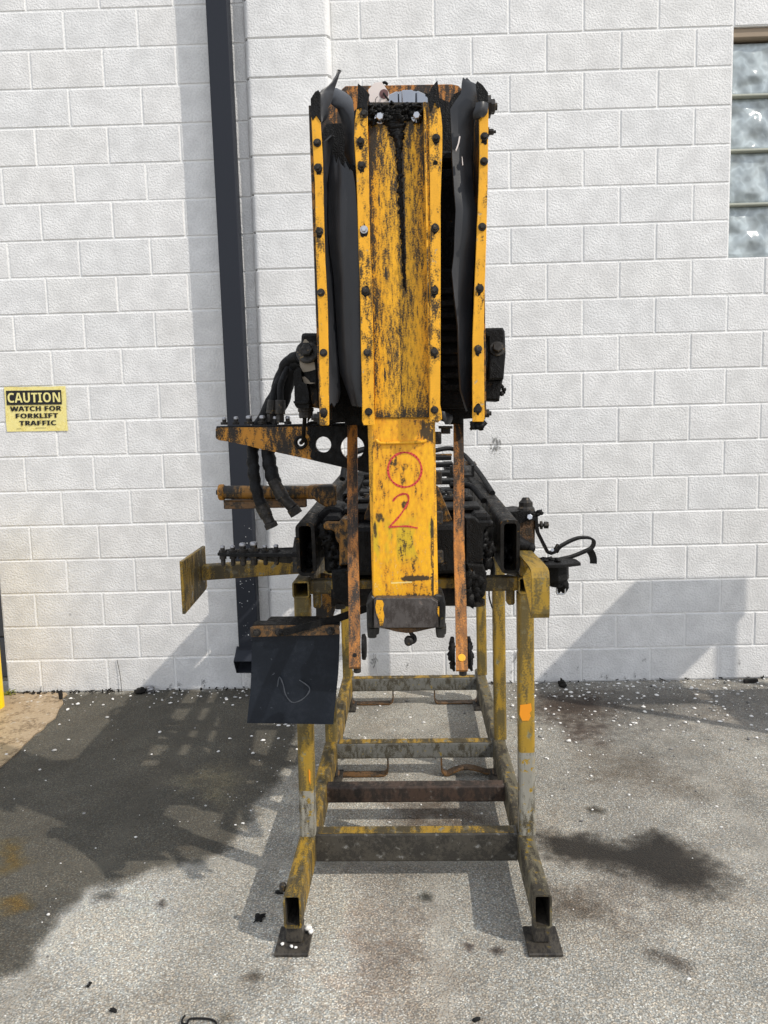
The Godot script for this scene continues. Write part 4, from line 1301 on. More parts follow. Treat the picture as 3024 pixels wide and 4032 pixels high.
func skirts(o: Node3D) -> void:
	# left, broad sheet with a torn top
	var rows := []
	for e in [
		[Vector3(-0.185, 2.2854, 0.945), Vector3(-0.1342, 2.2488, 0.975), 0.012], [Vector3(-0.1897, 2.2661, 0.95), Vector3(-0.1269, 2.2328, 0.98), 0.012], [Vector3(-0.1956, 2.2073, 0.955), Vector3(-0.121, 2.1957, 0.985), 0.02],
		[Vector3(-0.1986, 2.1425, 0.955), Vector3(-0.1178, 2.1316, 0.985), 0.022], [Vector3(-0.1996, 2.0808, 0.955), Vector3(-0.1174, 2.0708, 0.985), 0.02], [Vector3(-0.1976, 2.0278, 0.955), Vector3(-0.1174, 2.0186, 0.985), 0.02],
		[Vector3(-0.1901, 1.9673, 0.955), Vector3(-0.1162, 1.9593, 0.985), 0.018], [Vector3(-0.1875, 1.8746, 0.955), Vector3(-0.1181, 1.8681, 0.985), 0.012], [Vector3(-0.1848, 1.781, 0.955), Vector3(-0.1178, 1.776, 0.985), 0.016],
		[Vector3(-0.1815, 1.7054, 0.955), Vector3(-0.1181, 1.7016, 0.985), 0.02], [Vector3(-0.1634, 1.6553, 0.96), Vector3(-0.1192, 1.653, 0.985), 0.02], [Vector3(-0.1525, 1.6225, 0.965), Vector3(-0.1197, 1.621, 0.985), 0.012], [Vector3(-0.1486, 1.611, 0.965), Vector3(-0.1201, 1.6067, 0.985), 0.006]]:
		rows.append(span(e[0], e[1], e[2] * 0.45, 9))
	for i in rows.size():
		for j in 9: rows[i][j] += Vector3(0, 0, 0.0022 * sin(j * 1.5 + i * 0.6) + 0.0015 * sin(i * 1.9 + j * 0.4))
	for j in 9:
		rows[0][j] += Vector3(0, 0.012 * sin(j * 2.4) - 0.012 * j / 8.0, 0)
		rows[-1][j] += Vector3(0, 0.006 * sin(j * 3.1), 0)
	var st := begin()
	sheet(st, rows, 0.005)
	tag(make("rubber_skirt", st, M["rubber"], o), "broad black rubber sheet with a torn ragged top edge")
	# left, narrow folded sheet beside the outer strip
	rows = []
	for e in [[Vector3(-0.1782, 2.3227, 0.985), Vector3(-0.1756, 2.3262, 0.98)], [Vector3(-0.2025, 2.3062, 0.99), Vector3(-0.1789, 2.3175, 0.965)], [Vector3(-0.2045, 2.2677, 0.99), Vector3(-0.185, 2.2786, 0.955)], [Vector3(-0.2055, 2.1973, 0.99), Vector3(-0.1966, 2.2103, 0.945)], [Vector3(-0.2071, 2.1085, 0.99), Vector3(-0.1994, 2.121, 0.94)], [Vector3(-0.2087, 2.0206, 0.99), Vector3(-0.1987, 2.031, 0.94)],
		[Vector3(-0.207, 1.9613, 0.99), Vector3(-0.1923, 1.9702, 0.94)], [Vector3(-0.2056, 1.8701, 0.99), Vector3(-0.1896, 1.8761, 0.945)], [Vector3(-0.2071, 1.7596, 0.99), Vector3(-0.1859, 1.7627, 0.95)], [Vector3(-0.2089, 1.6852, 0.99), Vector3(-0.1821, 1.6865, 0.955)], [Vector3(-0.2102, 1.6404, 0.985), Vector3(-0.1807, 1.6484, 0.955)], [Vector3(-0.2096, 1.614, 0.985), Vector3(-0.1863, 1.618, 0.955)]]:
		rows.append(span(e[0], e[1], 0.004, 5))
	for j in 5: rows[-1][j] += Vector3(0, 0.008 * sin(j * 2.2), 0)
	st = begin()
	sheet(st, rows, 0.005)
	tag(make("rubber_skirt", st, M["rubber"], o), "narrow folded black rubber sheet beside the outer left strip")
	# rubber wrapped over the left top, drawn up into a standing horn
	rows = []
	for e in [[Vector3(-0.157, 2.5069, 0.94), Vector3(-0.1559, 2.5073, 0.938)], [Vector3(-0.1651, 2.4899, 0.95), Vector3(-0.1581, 2.4939, 0.94)], [Vector3(-0.1747, 2.4736, 0.96), Vector3(-0.1627, 2.4806, 0.942)], [Vector3(-0.186, 2.4571, 0.968), Vector3(-0.1681, 2.4663, 0.944)], [Vector3(-0.2027, 2.4415, 0.982), Vector3(-0.172, 2.4555, 0.945)], [Vector3(-0.2074, 2.4326, 0.99), Vector3(-0.1734, 2.4483, 0.948)], [Vector3(-0.2069, 2.4255, 0.992), Vector3(-0.1749, 2.4412, 0.95)], [Vector3(-0.2063, 2.4115, 0.993), Vector3(-0.1791, 2.4268, 0.952)], [Vector3(-0.2067, 2.4003, 0.993), Vector3(-0.1825, 2.4138, 0.956)], [Vector3(-0.2067, 2.3894, 0.992), Vector3(-0.1897, 2.4001, 0.965)], [Vector3(-0.2064, 2.3739, 0.991), Vector3(-0.1881, 2.3831, 0.968)], [Vector3(-0.2065, 2.3607, 0.99), Vector3(-0.1949, 2.3688, 0.972)], [Vector3(-0.2064, 2.3525, 0.99), Vector3(-0.204, 2.3552, 0.985)]]:
		rows.append(span(e[0], e[1], 0.004, 7))
	for j in 7:
		for i in [5, 7, 9]: rows[i][j] += Vector3(0, 0, 0.0015 * sin(j * 1.9 + i))
	st = begin()
	sheet(st, rows, 0.006)
	tag(make("rubber_wrap", st, M["rubber"], o), "black rubber wrapped over the left top, torn up into a pointed horn")
	rows = []
	for e in [[Vector3(-0.1792, 2.4792, 0.89), Vector3(-0.1686, 2.4928, 0.86)], [Vector3(-0.1813, 2.4573, 0.925), Vector3(-0.1503, 2.4767, 0.88)], [Vector3(-0.1839, 2.4363, 0.94), Vector3(-0.1319, 2.4549, 0.9)], [Vector3(-0.1825, 2.4193, 0.945), Vector3(-0.1245, 2.433, 0.925)], [Vector3(-0.1668, 2.4079, 0.94), Vector3(-0.1208, 2.4003, 0.955)], [Vector3(-0.1604, 2.3906, 0.93), Vector3(-0.12, 2.3781, 0.965)], [Vector3(-0.1535, 2.3689, 0.925), Vector3(-0.1195, 2.3511, 0.97)], [Vector3(-0.149, 2.3312, 0.925), Vector3(-0.1215, 2.3144, 0.97)], [Vector3(-0.1521, 2.2961, 0.925), Vector3(-0.1206, 2.2798, 0.97)], [Vector3(-0.1375, 2.264, 0.935), Vector3(-0.1201, 2.2498, 0.97)]]:
		rows.append(span(e[0], e[1], 0.008, 9))
	st = begin()
	sheet(st, rows, 0.006)
	tag(make("rubber_skirt", st, M["rubber"], o), "smooth black rubber fold curling over the top of the left gap")
	# right sheet
	rows = []
	for e in [[Vector3(0.1723, 2.4692, 0.955), Vector3(0.1802, 2.463, 0.955), 0.0], [Vector3(0.168, 2.4493, 0.96), Vector3(0.2048, 2.4474, 0.965), 0.006], [Vector3(0.1655, 2.4248, 0.965), Vector3(0.2083, 2.4173, 0.975), 0.008], [Vector3(0.1503, 2.4043, 0.97), Vector3(0.208, 2.3966, 0.975), 0.012], [Vector3(0.1362, 2.3821, 0.975), Vector3(0.2046, 2.3779, 0.97), 0.012], [Vector3(0.1379, 2.3357, 0.978), Vector3(0.1987, 2.34, 0.96), 0.008],
		[Vector3(0.1394, 2.2581, 0.98), Vector3(0.1919, 2.2661, 0.95), 0.006], [Vector3(0.1434, 2.1693, 0.982), Vector3(0.197, 2.1752, 0.955), 0.006], [Vector3(0.1464, 2.1231, 0.982), Vector3(0.203, 2.1257, 0.965), 0.006], [Vector3(0.1426, 2.0631, 0.98), Vector3(0.2029, 2.0646, 0.965), 0.006], [Vector3(0.1403, 2.0111, 0.98), Vector3(0.1964, 2.0146, 0.955), 0.006],
		[Vector3(0.1336, 1.963, 0.98), Vector3(0.1936, 1.9658, 0.955), 0.008], [Vector3(0.1399, 1.8901, 0.98), Vector3(0.1893, 1.8933, 0.95), 0.006], [Vector3(0.1481, 1.8166, 0.98), Vector3(0.1883, 1.8191, 0.95), 0.006], [Vector3(0.15, 1.713, 0.98), Vector3(0.1854, 1.7142, 0.95), 0.006], [Vector3(0.1535, 1.6457, 0.98), Vector3(0.183, 1.6462, 0.95), 0.006], [Vector3(0.1666, 1.6022, 0.978), Vector3(0.1813, 1.6043, 0.955), 0.0], [Vector3(0.1716, 1.5882, 0.975), Vector3(0.1757, 1.589, 0.965), 0.0]]:
		rows.append(span(e[0], e[1], e[2] * 0.4, 9))
	st = begin()
	sheet(st, rows, 0.006)
	tag(make("rubber_skirt", st, M["rubber"], o), "wavy black rubber sheet hanging in the right gap with pale scratches")
	rows = []
	for e in [[Vector3(0.2011, 2.3813, 1.012), Vector3(0.2336, 2.3812, 1.006)], [Vector3(0.1982, 2.3672, 1.016), Vector3(0.2328, 2.3689, 1.008)], [Vector3(0.1922, 2.3544, 1.014), Vector3(0.2314, 2.3574, 1.008)], [Vector3(0.1938, 2.3423, 1.006), Vector3(0.2267, 2.3514, 1.006)], [Vector3(0.2086, 2.3413, 1.004), Vector3(0.2208, 2.3466, 1.004)]]:
		rows.append(span(e[0], e[1], 0.010, 7))
	st = begin()
	sheet(st, rows, 0.004)
	make("torn_flap", st, M["rubber"], o)
	st = begin()
	prism(st, PackedVector2Array([Vector2(0.1576, 2.307), Vector2(0.1609, 2.3058), Vector2(0.1581, 2.2914), Vector2(0.1536, 2.2777), Vector2(0.1487, 2.2691), Vector2(0.1477, 2.2727), Vector2(0.1537, 2.2881)]), 0.989, 0.9935)
	make("scratch_mark", st, M["paper"], o)
	st = begin()
	prism(st, PackedVector2Array([Vector2(0.1638, 2.2564), Vector2(0.1652, 2.2529), Vector2(0.1671, 2.2336), Vector2(0.1649, 2.2333)]), 0.989, 0.9935)
	make("scratch_mark", st, M["paper"], o)
	# a lip of skirt below the right side
	rows = []
	for e in [[Vector3(0.1, 1.5911, 0.96), Vector3(0.1321, 1.5792, 0.93)], [Vector3(0.1033, 1.5682, 0.965), Vector3(0.1328, 1.5676, 0.935)], [Vector3(0.1092, 1.5528, 0.955), Vector3(0.1258, 1.5523, 0.93)]]:
		rows.append(span(e[0], e[1], 0.01, 5))
	st = begin()
	sheet(st, rows, 0.006)
	make("torn_flap", st, M["rubber"], o)

func lower_mast(o: Node3D) -> void:
	var st := begin()
	# the box tube below the web
	var face := PackedVector2Array([Vector2(-0.0918, 1.5735), Vector2(-0.0952, 1.4501), Vector2(-0.1045, 1.0633), Vector2(0.0688, 1.0602), Vector2(0.076, 1.4459), Vector2(0.0757, 1.5691)])
	web_sheet(st, face, 0.9505)
	var t := put("main_tube_face", done_uv(st), M["tube_paint"], o)
	st = begin()
	box(st, Vector3(-0.013, 1.30, 0.865), Vector3(0.190, 0.58, 0.17), 0.012)
	make("main_tube", st, M["strip_yellow"], t)
	st = begin()
	var pl := [Vector3(-0.085, 1.515, 0.951), Vector3(-0.078, 1.508, 0.953), Vector3(-0.06, 1.505, 0.954), Vector3(0.04, 1.506, 0.954), Vector3(0.055, 1.512, 0.952)]
	tube(st, spline(pl, 5), 0.0045, 8)
	make("weld_bead", st, M["strip_yellow"], t)
	# red marker number, nought above two
	st = begin()
	var ring := []
	for k in 33:
		var a := TAU * k / 32.0 * 1.01 - 0.6
		ring.append(Vector3(-0.0062, 1.4287, 0.9515) + Vector3(cos(a) * 0.0475, sin(a) * 0.049, 0))
	mark_line(st, ring, 0.0061)
	var two := []
	for v in [Vector3(-0.0412, 1.3411, 0.9515), Vector3(-0.0309, 1.3529, 0.9515), Vector3(-0.014, 1.3602, 0.9515), Vector3(-0.0007, 1.3579, 0.9515), Vector3(0.0028, 1.3435, 0.9515), Vector3(-0.0052, 1.3244, 0.9515), Vector3(-0.0275, 1.2936, 0.9515), Vector3(-0.0545, 1.2666, 0.9515)]: two.append(v)
	mark_line(st, spline(two, 4), 0.0058)
	mark_line(st, spline([Vector3(-0.0545, 1.2667, 0.9519), Vector3(-0.0305, 1.2676, 0.9519), Vector3(-0.0017, 1.2675, 0.9519), Vector3(0.0259, 1.2621, 0.9519)], 4), 0.0054)
	tag(make("marker_number", st, M["marker_red"], t), "red hand drawn 0 above a 2")
	# foot block
	st = begin()
	var f := PackedVector2Array([Vector2(-0.1023, 1.0602), Vector2(-0.0955, 1.0681), Vector2(0.0606, 1.0653), Vector2(0.0799, 1.0526), Vector2(0.0798, 0.9793), Vector2(-0.1044, 0.981)])
	prism(st, f, 0.90, 0.985, 0.002)
	var fb := make("foot_block", st, M["foot_steel"], o)
	for e in [PackedVector2Array([Vector2(-0.1258, 1.0447), Vector2(-0.1101, 1.0691), Vector2(-0.0971, 1.0599), Vector2(-0.1039, 1.0524), Vector2(-0.1061, 0.973), Vector2(-0.1261, 0.9724)]), PackedVector2Array([Vector2(0.1026, 1.0407), Vector2(0.0943, 1.0655), Vector2(0.0746, 1.0681), Vector2(0.0591, 1.0585), Vector2(0.0807, 1.0447), Vector2(0.0807, 0.9699), Vector2(0.1001, 0.9696)])]:
		st = begin()
		prism(st, e, 0.84, 0.9545, 0.004)
		make("block_shoulder", st, M["foot_dark"], fb)
	for e in [PackedVector2Array([Vector2(-0.0943, 1.0629), Vector2(-0.0782, 1.0622), Vector2(-0.0733, 1.0515), Vector2(-0.0766, 1.0382), Vector2(-0.0733, 1.0159), Vector2(-0.0779, 0.9893), Vector2(-0.0867, 0.9886), Vector2(-0.0892, 1.0073), Vector2(-0.095, 1.0208), Vector2(-0.0983, 1.043)]), PackedVector2Array([Vector2(0.0774, 1.04), Vector2(0.0826, 1.0408), Vector2(0.0821, 1.0111), Vector2(0.0771, 1.0223)])]:
		st = begin()
		prism(st, e, 0.984, 0.9872)
		make("yellow_paint_patch", st, M["strip_yellow"], fb)
	st = begin()
	prism(st, PackedVector2Array([Vector2(-0.0913, 0.9696), Vector2(0.0732, 0.9669), Vector2(0.0509, 0.9627), Vector2(0.0197, 0.9559), Vector2(-0.0115, 0.9519), Vector2(-0.0426, 0.957), Vector2(-0.0647, 0.9637)]), 0.88, 0.9395, 0.002)
	make("bottom_plate", st, M["rust_strap"], fb)
	for e in [PackedVector2Array([Vector2(-0.1276, 0.9684), Vector2(-0.0918, 0.9678), Vector2(-0.0932, 0.9477), Vector2(-0.0996, 0.945), Vector2(-0.1007, 0.9377), Vector2(-0.107, 0.935), Vector2(-0.1205, 0.9353), Vector2(-0.1258, 0.9381), Vector2(-0.1269, 0.9473)]), PackedVector2Array([Vector2(0.0726, 0.9651), Vector2(0.1047, 0.9646), Vector2(0.1035, 0.9454), Vector2(0.0998, 0.9427), Vector2(0.0988, 0.9354), Vector2(0.0943, 0.9328), Vector2(0.0809, 0.933), Vector2(0.0756, 0.9358), Vector2(0.074, 0.9441)])]:
		st = begin()
		prism(st, e, 0.875, 0.93, 0.004)
		make("bolt", st, M["foot_dark"], fb)
	st = begin()
	tube(st, spline([Vector3(-0.0004, 0.9535, 0.93), Vector3(0.0039, 0.9452, 0.93), Vector3(0.0105, 0.9396, 0.935), Vector3(0.0111, 0.9305, 0.94), Vector3(0.0035, 0.9266, 0.945), Vector3(-0.0053, 0.93, 0.95)], 5), 0.0062, 9)
	lathe(st, [Vector2(0.006, -0.014), Vector2(0.0125, -0.012), Vector2(0.0135, 0.0), Vector2(0.0125, 0.012), Vector2(0.006, 0.013)], Vector3(-0.0061, 0.9342, 0.955), Vector3(0, 0, 1), 14, true)
	make("ring_hook", st, M["bolt"], fb)
	# two flat orange scraper bars with rollers at their feet
	for s in 2:
		var top: Vector3 = [Vector3(-0.1713, 1.6142, 0.66), Vector3(0.165, 1.6053, 0.66)][s]
		var low: Vector3 = [Vector3(-0.1503, 0.9085, 1.12), Vector3(0.1363, 0.8967, 1.12)][s]
		var mid: Vector3 = [Vector3(-0.1643, 1.2035, 0.89), Vector3(0.1469, 1.1972, 0.89)][s]
		var path := [top, top.lerp(mid, 0.5) + Vector3(0.000, 0, 0.006), mid, mid.lerp(low, 0.5) + Vector3(0.001, 0, 0.003), low.lerp(mid, 0.06), low]
		st = begin()
		flat_bar(st, path, Vector3(1, 0, 0), 0.0315, 0.012)
		var b := make("scraper_bar", st, M["orange_paint"], o)
		tag(b, ["flat orange bar left of the yellow tube with black wear", "flat orange bar right of the yellow tube with black wear"][s])
		var c := low.lerp(mid, 0.09)
		for q in [-1, 1]:
			if s == 0 and q < 0: continue
			st = begin()
			lathe(st, [Vector2(0.034, 0.0), Vector2(0.036, 0.003), Vector2(0.036, 0.009), Vector2(0.028, 0.012), Vector2(0.012, 0.013)], c + Vector3(0.017 * q, 0.012, -0.045), Vector3(q, 0, 0), 22)
			var r := make("roller", st, M["gasket"], b)
			if s == 1:
				st = begin()
				for k in 5: blob(st, c + Vector3(0.024 * q + rng.randf_range(-0.003, 0.006) * q, -0.03 + 0.016 * k, -0.03), Vector3(0.008, 0.012, 0.012), 0.6, 500 + k * 3 + s * 40, 8, 6)
				make("grease_lump", st, M["grease"], r)
		st = begin()
		var up := (mid - low).normalized()
		var nn := Vector3(1, 0, 0).cross(up).normalized()
		cyl(st, c + nn * 0.0055, c + nn * 0.0072, 0.0062, 12)
		make("bolt_hole", st, M["hole"], b)
		if s == 1:
			st = begin()
			lathe(st, [Vector2(0.0105, 0.0), Vector2(0.0105, 0.003), Vector2(0.0075, 0.0035)], c + nn * 0.0052, nn, 14)
			make("bushing", st, M["strip_yellow"], b)
		st = begin()
		cyl(st, low + Vector3(0.004, 0.004, -0.02), low + Vector3(0.004, -0.018, -0.022), 0.0105, 8)
		make("bolt", st, M["bolt"], b)

func mark_line(st: SurfaceTool, p: Array, w: float) -> void:   # a flat brush stroke facing the viewer's side of the machine
	for i in p.size() - 1:
		var a: Vector3 = p[i]
		var b: Vector3 = p[i + 1]
		var d := (b - a).normalized()
		var n := Vector3(-d.y, d.x, 0) * w / 2 * (0.85 + 0.2 * sin(i * 1.1))
		var e := d * w * 0.25
		quad(st, a - e + n, b + e + n, b + e - n, a - e - n)

func carriage(o: Node3D) -> void:
	# the two fork pockets
	for s in [-1, 1]:
		var x: float = -0.3363 if s < 0 else 0.3245
		var back: Vector3 = Vector3(-0.302, 1.262, -0.90) if s < 0 else Vector3(0.268, 1.285, -0.92)
		var front := Vector3(x, 1.1605 if s < 0 else 1.155, 0.665)
		var st := begin()
		rect_tube(st, back, front, 0.0625, 0.178, 0.011, 0.021, Vector3.UP, 5)
		var f := make("fork_pocket", st, M["pocket_grease"], o)
		st = begin()
		for k in 26:
			var c := Vector3(x + rng.randf_range(-0.013, 0.013), 1.09 + 0.085 * pow(rng.randf(), 1.3), 0.60 - 0.30 * rng.randf())
			blob(st, c, Vector3(0.014, 0.014, 0.02) * rng.randf_range(0.6, 1.3), 0.6, 600 + k + 50 * s, 8, 6)
		tag(make("grease_clods", st, M["gasket"], f), "", "", "", "stuff")
		st = begin()
		if s > 0: prism(st, PackedVector2Array([Vector2(0.2944, 1.233), Vector2(0.2973, 1.2382), Vector2(0.3036, 1.2405), Vector2(0.3115, 1.2415), Vector2(0.3352, 1.2398), Vector2(0.3312, 1.2375), Vector2(0.3115, 1.2383), Vector2(0.3036, 1.2365), Vector2(0.3003, 1.2269), Vector2(0.2996, 1.1868), Vector2(0.3021, 1.1585), Vector2(0.2943, 1.1667)]), 0.664, 0.6662)
		else: prism(st, PackedVector2Array([Vector2(-0.3543, 1.2437), Vector2(-0.3463, 1.2494), Vector2(-0.319, 1.2488), Vector2(-0.3083, 1.2427), Vector2(-0.3056, 1.2309), Vector2(-0.3066, 1.2035), Vector2(-0.3168, 1.2021), Vector2(-0.3167, 1.2272), Vector2(-0.3194, 1.2383), Vector2(-0.327, 1.2423), Vector2(-0.3446, 1.2427)]), 0.664, 0.6662)
		make("yellow_rim_paint", st, M["hook_paint"], f)
	# rounded collar behind the left pocket and the round bar across below
	var st := begin()
	cyl(st, Vector3(-0.262, 1.226, 0.30), Vector3(-0.262, 1.226, 0.53), 0.058, 22, 0.008)
	make("collar", st, M["grease"], o)
	st = begin()
	cyl(st, Vector3(-0.262, 0.997, 0.60), Vector3(0.18, 0.992, 0.60), 0.042, 20)
	make("cross_axle", st, M["rust_black"], o)
	# hooked castings inside each pocket
	for s in 2:
		var p: PackedVector2Array = [PackedVector2Array([Vector2(-0.274, 1.243), Vector2(-0.2699, 1.2484), Vector2(-0.2629, 1.2502), Vector2(-0.2262, 1.2486), Vector2(-0.2155, 1.2581), Vector2(-0.1931, 1.2584), Vector2(-0.1904, 1.2187), Vector2(-0.1938, 1.1092), Vector2(-0.2269, 1.1079), Vector2(-0.2257, 1.1804), Vector2(-0.2317, 1.1864), Vector2(-0.2367, 1.2001), Vector2(-0.2388, 1.2177), Vector2(-0.2483, 1.2246), Vector2(-0.2676, 1.2254), Vector2(-0.274, 1.2313)]), PackedVector2Array([Vector2(0.1809, 1.2552), Vector2(0.2136, 1.2545), Vector2(0.2252, 1.2423), Vector2(0.2626, 1.2423), Vector2(0.2705, 1.2373), Vector2(0.2684, 1.2286), Vector2(0.2605, 1.2232), Vector2(0.2459, 1.2211), Vector2(0.2387, 1.2101), Vector2(0.235, 1.1621), Vector2(0.2355, 1.1057), Vector2(0.1788, 1.1048)])][s]
		st = begin()
		prism(st, p, 0.28, 0.68, 0.004)
		make("hook_casting", st, M["hook_paint"] if s == 0 else M["grease"], o)
		st = begin()
		box(st, Vector3([-0.25, 0.235][s], 1.17, 0.50), Vector3(0.06, 0.19, 0.30), 0.012)
		for k in 16: blob(st, Vector3([-0.25, 0.235][s] + rng.randf_range(-0.03, 0.03), 1.10 + 0.13 * rng.randf(), 0.655), Vector3(0.016, 0.018, 0.012), 0.6, 700 + k + 30 * s, 8, 6)
		make("caked_grease", st, M["grease"], o)
	# lower black blocks with bolts under them
	for s in 2:
		var p: PackedVector2Array = [PackedVector2Array([Vector2(-0.2513, 1.0964), Vector2(-0.1925, 1.1011), Vector2(-0.1959, 0.9905), Vector2(-0.2174, 0.9858), Vector2(-0.2498, 1.0041)]), PackedVector2Array([Vector2(0.1814, 1.1104), Vector2(0.2356, 1.1053), Vector2(0.2425, 1.0851), Vector2(0.246, 1.0449), Vector2(0.2384, 1.0047), Vector2(0.2264, 0.9928), Vector2(0.183, 0.9956)])][s]
		st = begin()
		prism(st, p, 0.50, 0.70, 0.006)
		if s == 1:
			for k in 14: blob(st, Vector3(rng.randf_range(0.16, 0.225), rng.randf_range(0.985, 1.07), 0.695), Vector3(0.02, 0.022, 0.010), 0.6, 760 + k, 8, 6)
		var b := make("bearing_block", st, M["grease"], o)
		st = begin()
		var c: Vector3 = [Vector3(-0.2349, 0.9712, 0.62), Vector3(0.213, 0.9746, 0.62)][s]
		cyl(st, c, c - Vector3(0, 0.018, 0), 0.033 if s else 0.018, 14)
		make("bolt", st, M["bolt"], b)
	# the carriage body behind the tube
	st = begin()
	box(st, Vector3(-0.02, 1.135, 0.47), Vector3(0.50, 0.27, 0.12), 0.012)
	box(st, Vector3(0.11, 1.155, 0.62), Vector3(0.11, 0.155, 0.16), 0.012)
	box(st, Vector3(-0.13, 1.155, 0.62), Vector3(0.11, 0.155, 0.16), 0.012)
	box(st, Vector3(-0.013, 1.16, 0.73), Vector3(0.13, 0.20, 0.14), 0.01)
	make("carriage_body", st, M["grease"], o)
	# yellow gusset from the tube back to the carriage
	for p in [PackedVector2Array([Vector2(0.0765, 1.356), Vector2(0.0987, 1.351), Vector2(0.1307, 1.2706), Vector2(0.1436, 1.2377), Vector2(0.13, 1.2267), Vector2(0.0739, 1.2183)]), PackedVector2Array([Vector2(-0.111, 1.3319), Vector2(-0.1216, 1.3249), Vector2(-0.1254, 1.317), Vector2(-0.147, 1.2604), Vector2(-0.1487, 1.2443), Vector2(-0.1135, 1.2375)])]:
		st = begin()
		prism(st, p, 0.568, 0.58, 0.002)
		make("gusset", st, M["hook_paint"], o)
	for k in 4:
		st = begin()
		box(st, Vector3(0.090, 1.515 - 0.115 * k, 0.905), Vector3(0.020, 0.036, 0.03), 0.003)
		make("side_bolt", st, M["bolt"], o)
	# the deck of bars that runs back to the wall, rising a little
	var rise := func(z: float) -> float: return 1.272 + 0.075 * (0.68 - z)
	for e in [[0.50, 0.10, 0.016, 0.46], [0.34, 0.05, 0.02, 0.44], [0.16, 0.07, 0.018, 0.40], [-0.08, 0.06, 0.02, 0.40], [-0.32, 0.08, 0.02, 0.42], [-0.62, 0.06, 0.02, 0.40], [-0.92, 0.09, 0.022, 0.42]]:
		st = begin()
		box(st, Vector3(0.01, rise.call(e[0]) - 0.012, e[0]), Vector3(e[3], e[2], e[1]), 0.004, Basis(Vector3(1, 0, 0), 0.075))
		make("deck_bar", st, M["deck_grease"], o)
	for x in [-0.20, -0.06, 0.09, 0.20]:
		st = begin()
		box(st, Vector3(x, rise.call(-0.2) - 0.045, -0.2), Vector3(0.05, 0.03, 1.4), 0.004, Basis(Vector3(1, 0, 0), 0.075))
		make("deck_rail", st, M["deck_grease"], o)
	for e in [[0.145, 0.40], [0.195, 0.40], [-0.15, 0.40], [-0.20, 0.40], [0.11, 0.30], [-0.11, 0.30]]:
		var at := Vector3(e[0], rise.call(e[1]) + 0.0, e[1])
		st = begin()
		box(st, at, Vector3(0.05, 0.014, 0.07), 0.003)
		var pl := make("bolt_plate", st, M["deck_grease"], o)
		bolt(pl, at + Vector3(0, 0.007, 0), Vector3.UP, 0.011, 0.012, "bolt")
	st = begin()
	box(st, Vector3(0.215, 1.345, 0.02), Vector3(0.09, 0.012, 0.05), 0.002)
	box(st, Vector3(0.172, 1.365, 0.02), Vector3(0.010, 0.045, 0.05), 0.002)
	box(st, Vector3(0.258, 1.365, 0.02), Vector3(0.010, 0.045, 0.05), 0.002)
	make("cable_bracket", st, M["deck_grease"], o)
	st = begin()
	tube(st, spline([Vector3(0.16, 1.32, 0.16), Vector3(0.22, 1.318, 0.17), Vector3(0.245, 1.31, 0.21), Vector3(0.275, 1.27, 0.30)], 5), 0.012, 8)
	make("hydraulic_pipe", st, M["grease"], o)
	st = begin()
	tube(st, spline([Vector3(0.10, 1.425, -0.55), Vector3(0.20, 1.435, -0.62), Vector3(0.262, 1.405, -0.55), Vector3(0.300, 1.345, -0.2), Vector3(0.318, 1.288, 0.2)], 6), 0.011, 8)
	make("deck_hose", st, M["sleeve"], o)
	st = begin()
	tube(st, spline([Vector3(-0.28, 1.335, -0.1), Vector3(-0.26, 1.42, -0.2), Vector3(-0.18, 1.455, -0.25), Vector3(-0.05, 1.45, -0.3)], 6), 0.013, 8)
	make("deck_hose", st, M["sleeve"], o)
	for e in [[0.0, 1.425, -0.1], [-0.03, 1.41, -0.05], [-0.12, 1.405, -0.12]]:
		st = begin()
		tube(st, spline([Vector3(e[0] - 0.09, e[1] + 0.01, e[2] - 0.1), Vector3(e[0] - 0.05, e[1], e[2]), Vector3(e[0] + 0.04, e[1] - 0.03, e[2] + 0.06), Vector3(e[0] + 0.1, e[1] - 0.04, e[2])], 6), 0.012, 8)
		make("hydraulic_hose", st, M["dusty_hose"], o)
	st = begin()
	box(st, Vector3(0.115, 1.392, -0.95), Vector3(0.22, 0.01, 0.07), 0.002)
	make("bare_yellow_plate", st, M["greasy_yellow"], o)
	st = begin()
	box(st, Vector3(0.285, 1.37, -0.45), Vector3(0.05, 0.006, 0.10), 0.002, Basis(Vector3(1, 0, 0), 0.075))
	make("bare_yellow_plate", st, M["greasy_yellow"], o)
	st = begin()
	box(st, Vector3(-0.22, 1.385, -0.40), Vector3(0.12, 0.008, 0.10), 0.002)
	make("bare_yellow_plate", st, M["greasy_yellow"], o)
	# long outer cheek on the left of the deck
	st = begin()
	rect_tube(st, Vector3(-0.21, 1.33, -0.95), Vector3(-0.23, 1.255, 0.2), 0.05, 0.09, 0.008, 0.01)
	make("deck_cheek", st, M["grease"], o)

func fitting(parent: Node, at: Vector3, r: float, h: float, called := "port_fitting") -> void:   # a hexagon, a neck and a bright rounded cap
	var st := begin()
	lathe(st, [Vector2(r * 1.75, 0), Vector2(r * 1.75, h * 0.30), Vector2(r * 1.5, h * 0.34)], at, Vector3.UP, 6)
	lathe(st, [Vector2(r, h * 0.3), Vector2(r, h * 0.66)], at, Vector3.UP, 12)
	var f := make(called, st, M["bolt"], parent)
	st = begin()
	lathe(st, [Vector2(r * 1.08, h * 0.66), Vector2(r * 1.08, h * 0.84), Vector2(r * 0.9, h * 0.95), Vector2(r * 0.5, h)], at, Vector3.UP, 12, true)
	make("cap", st, M["cap_metal"], f)

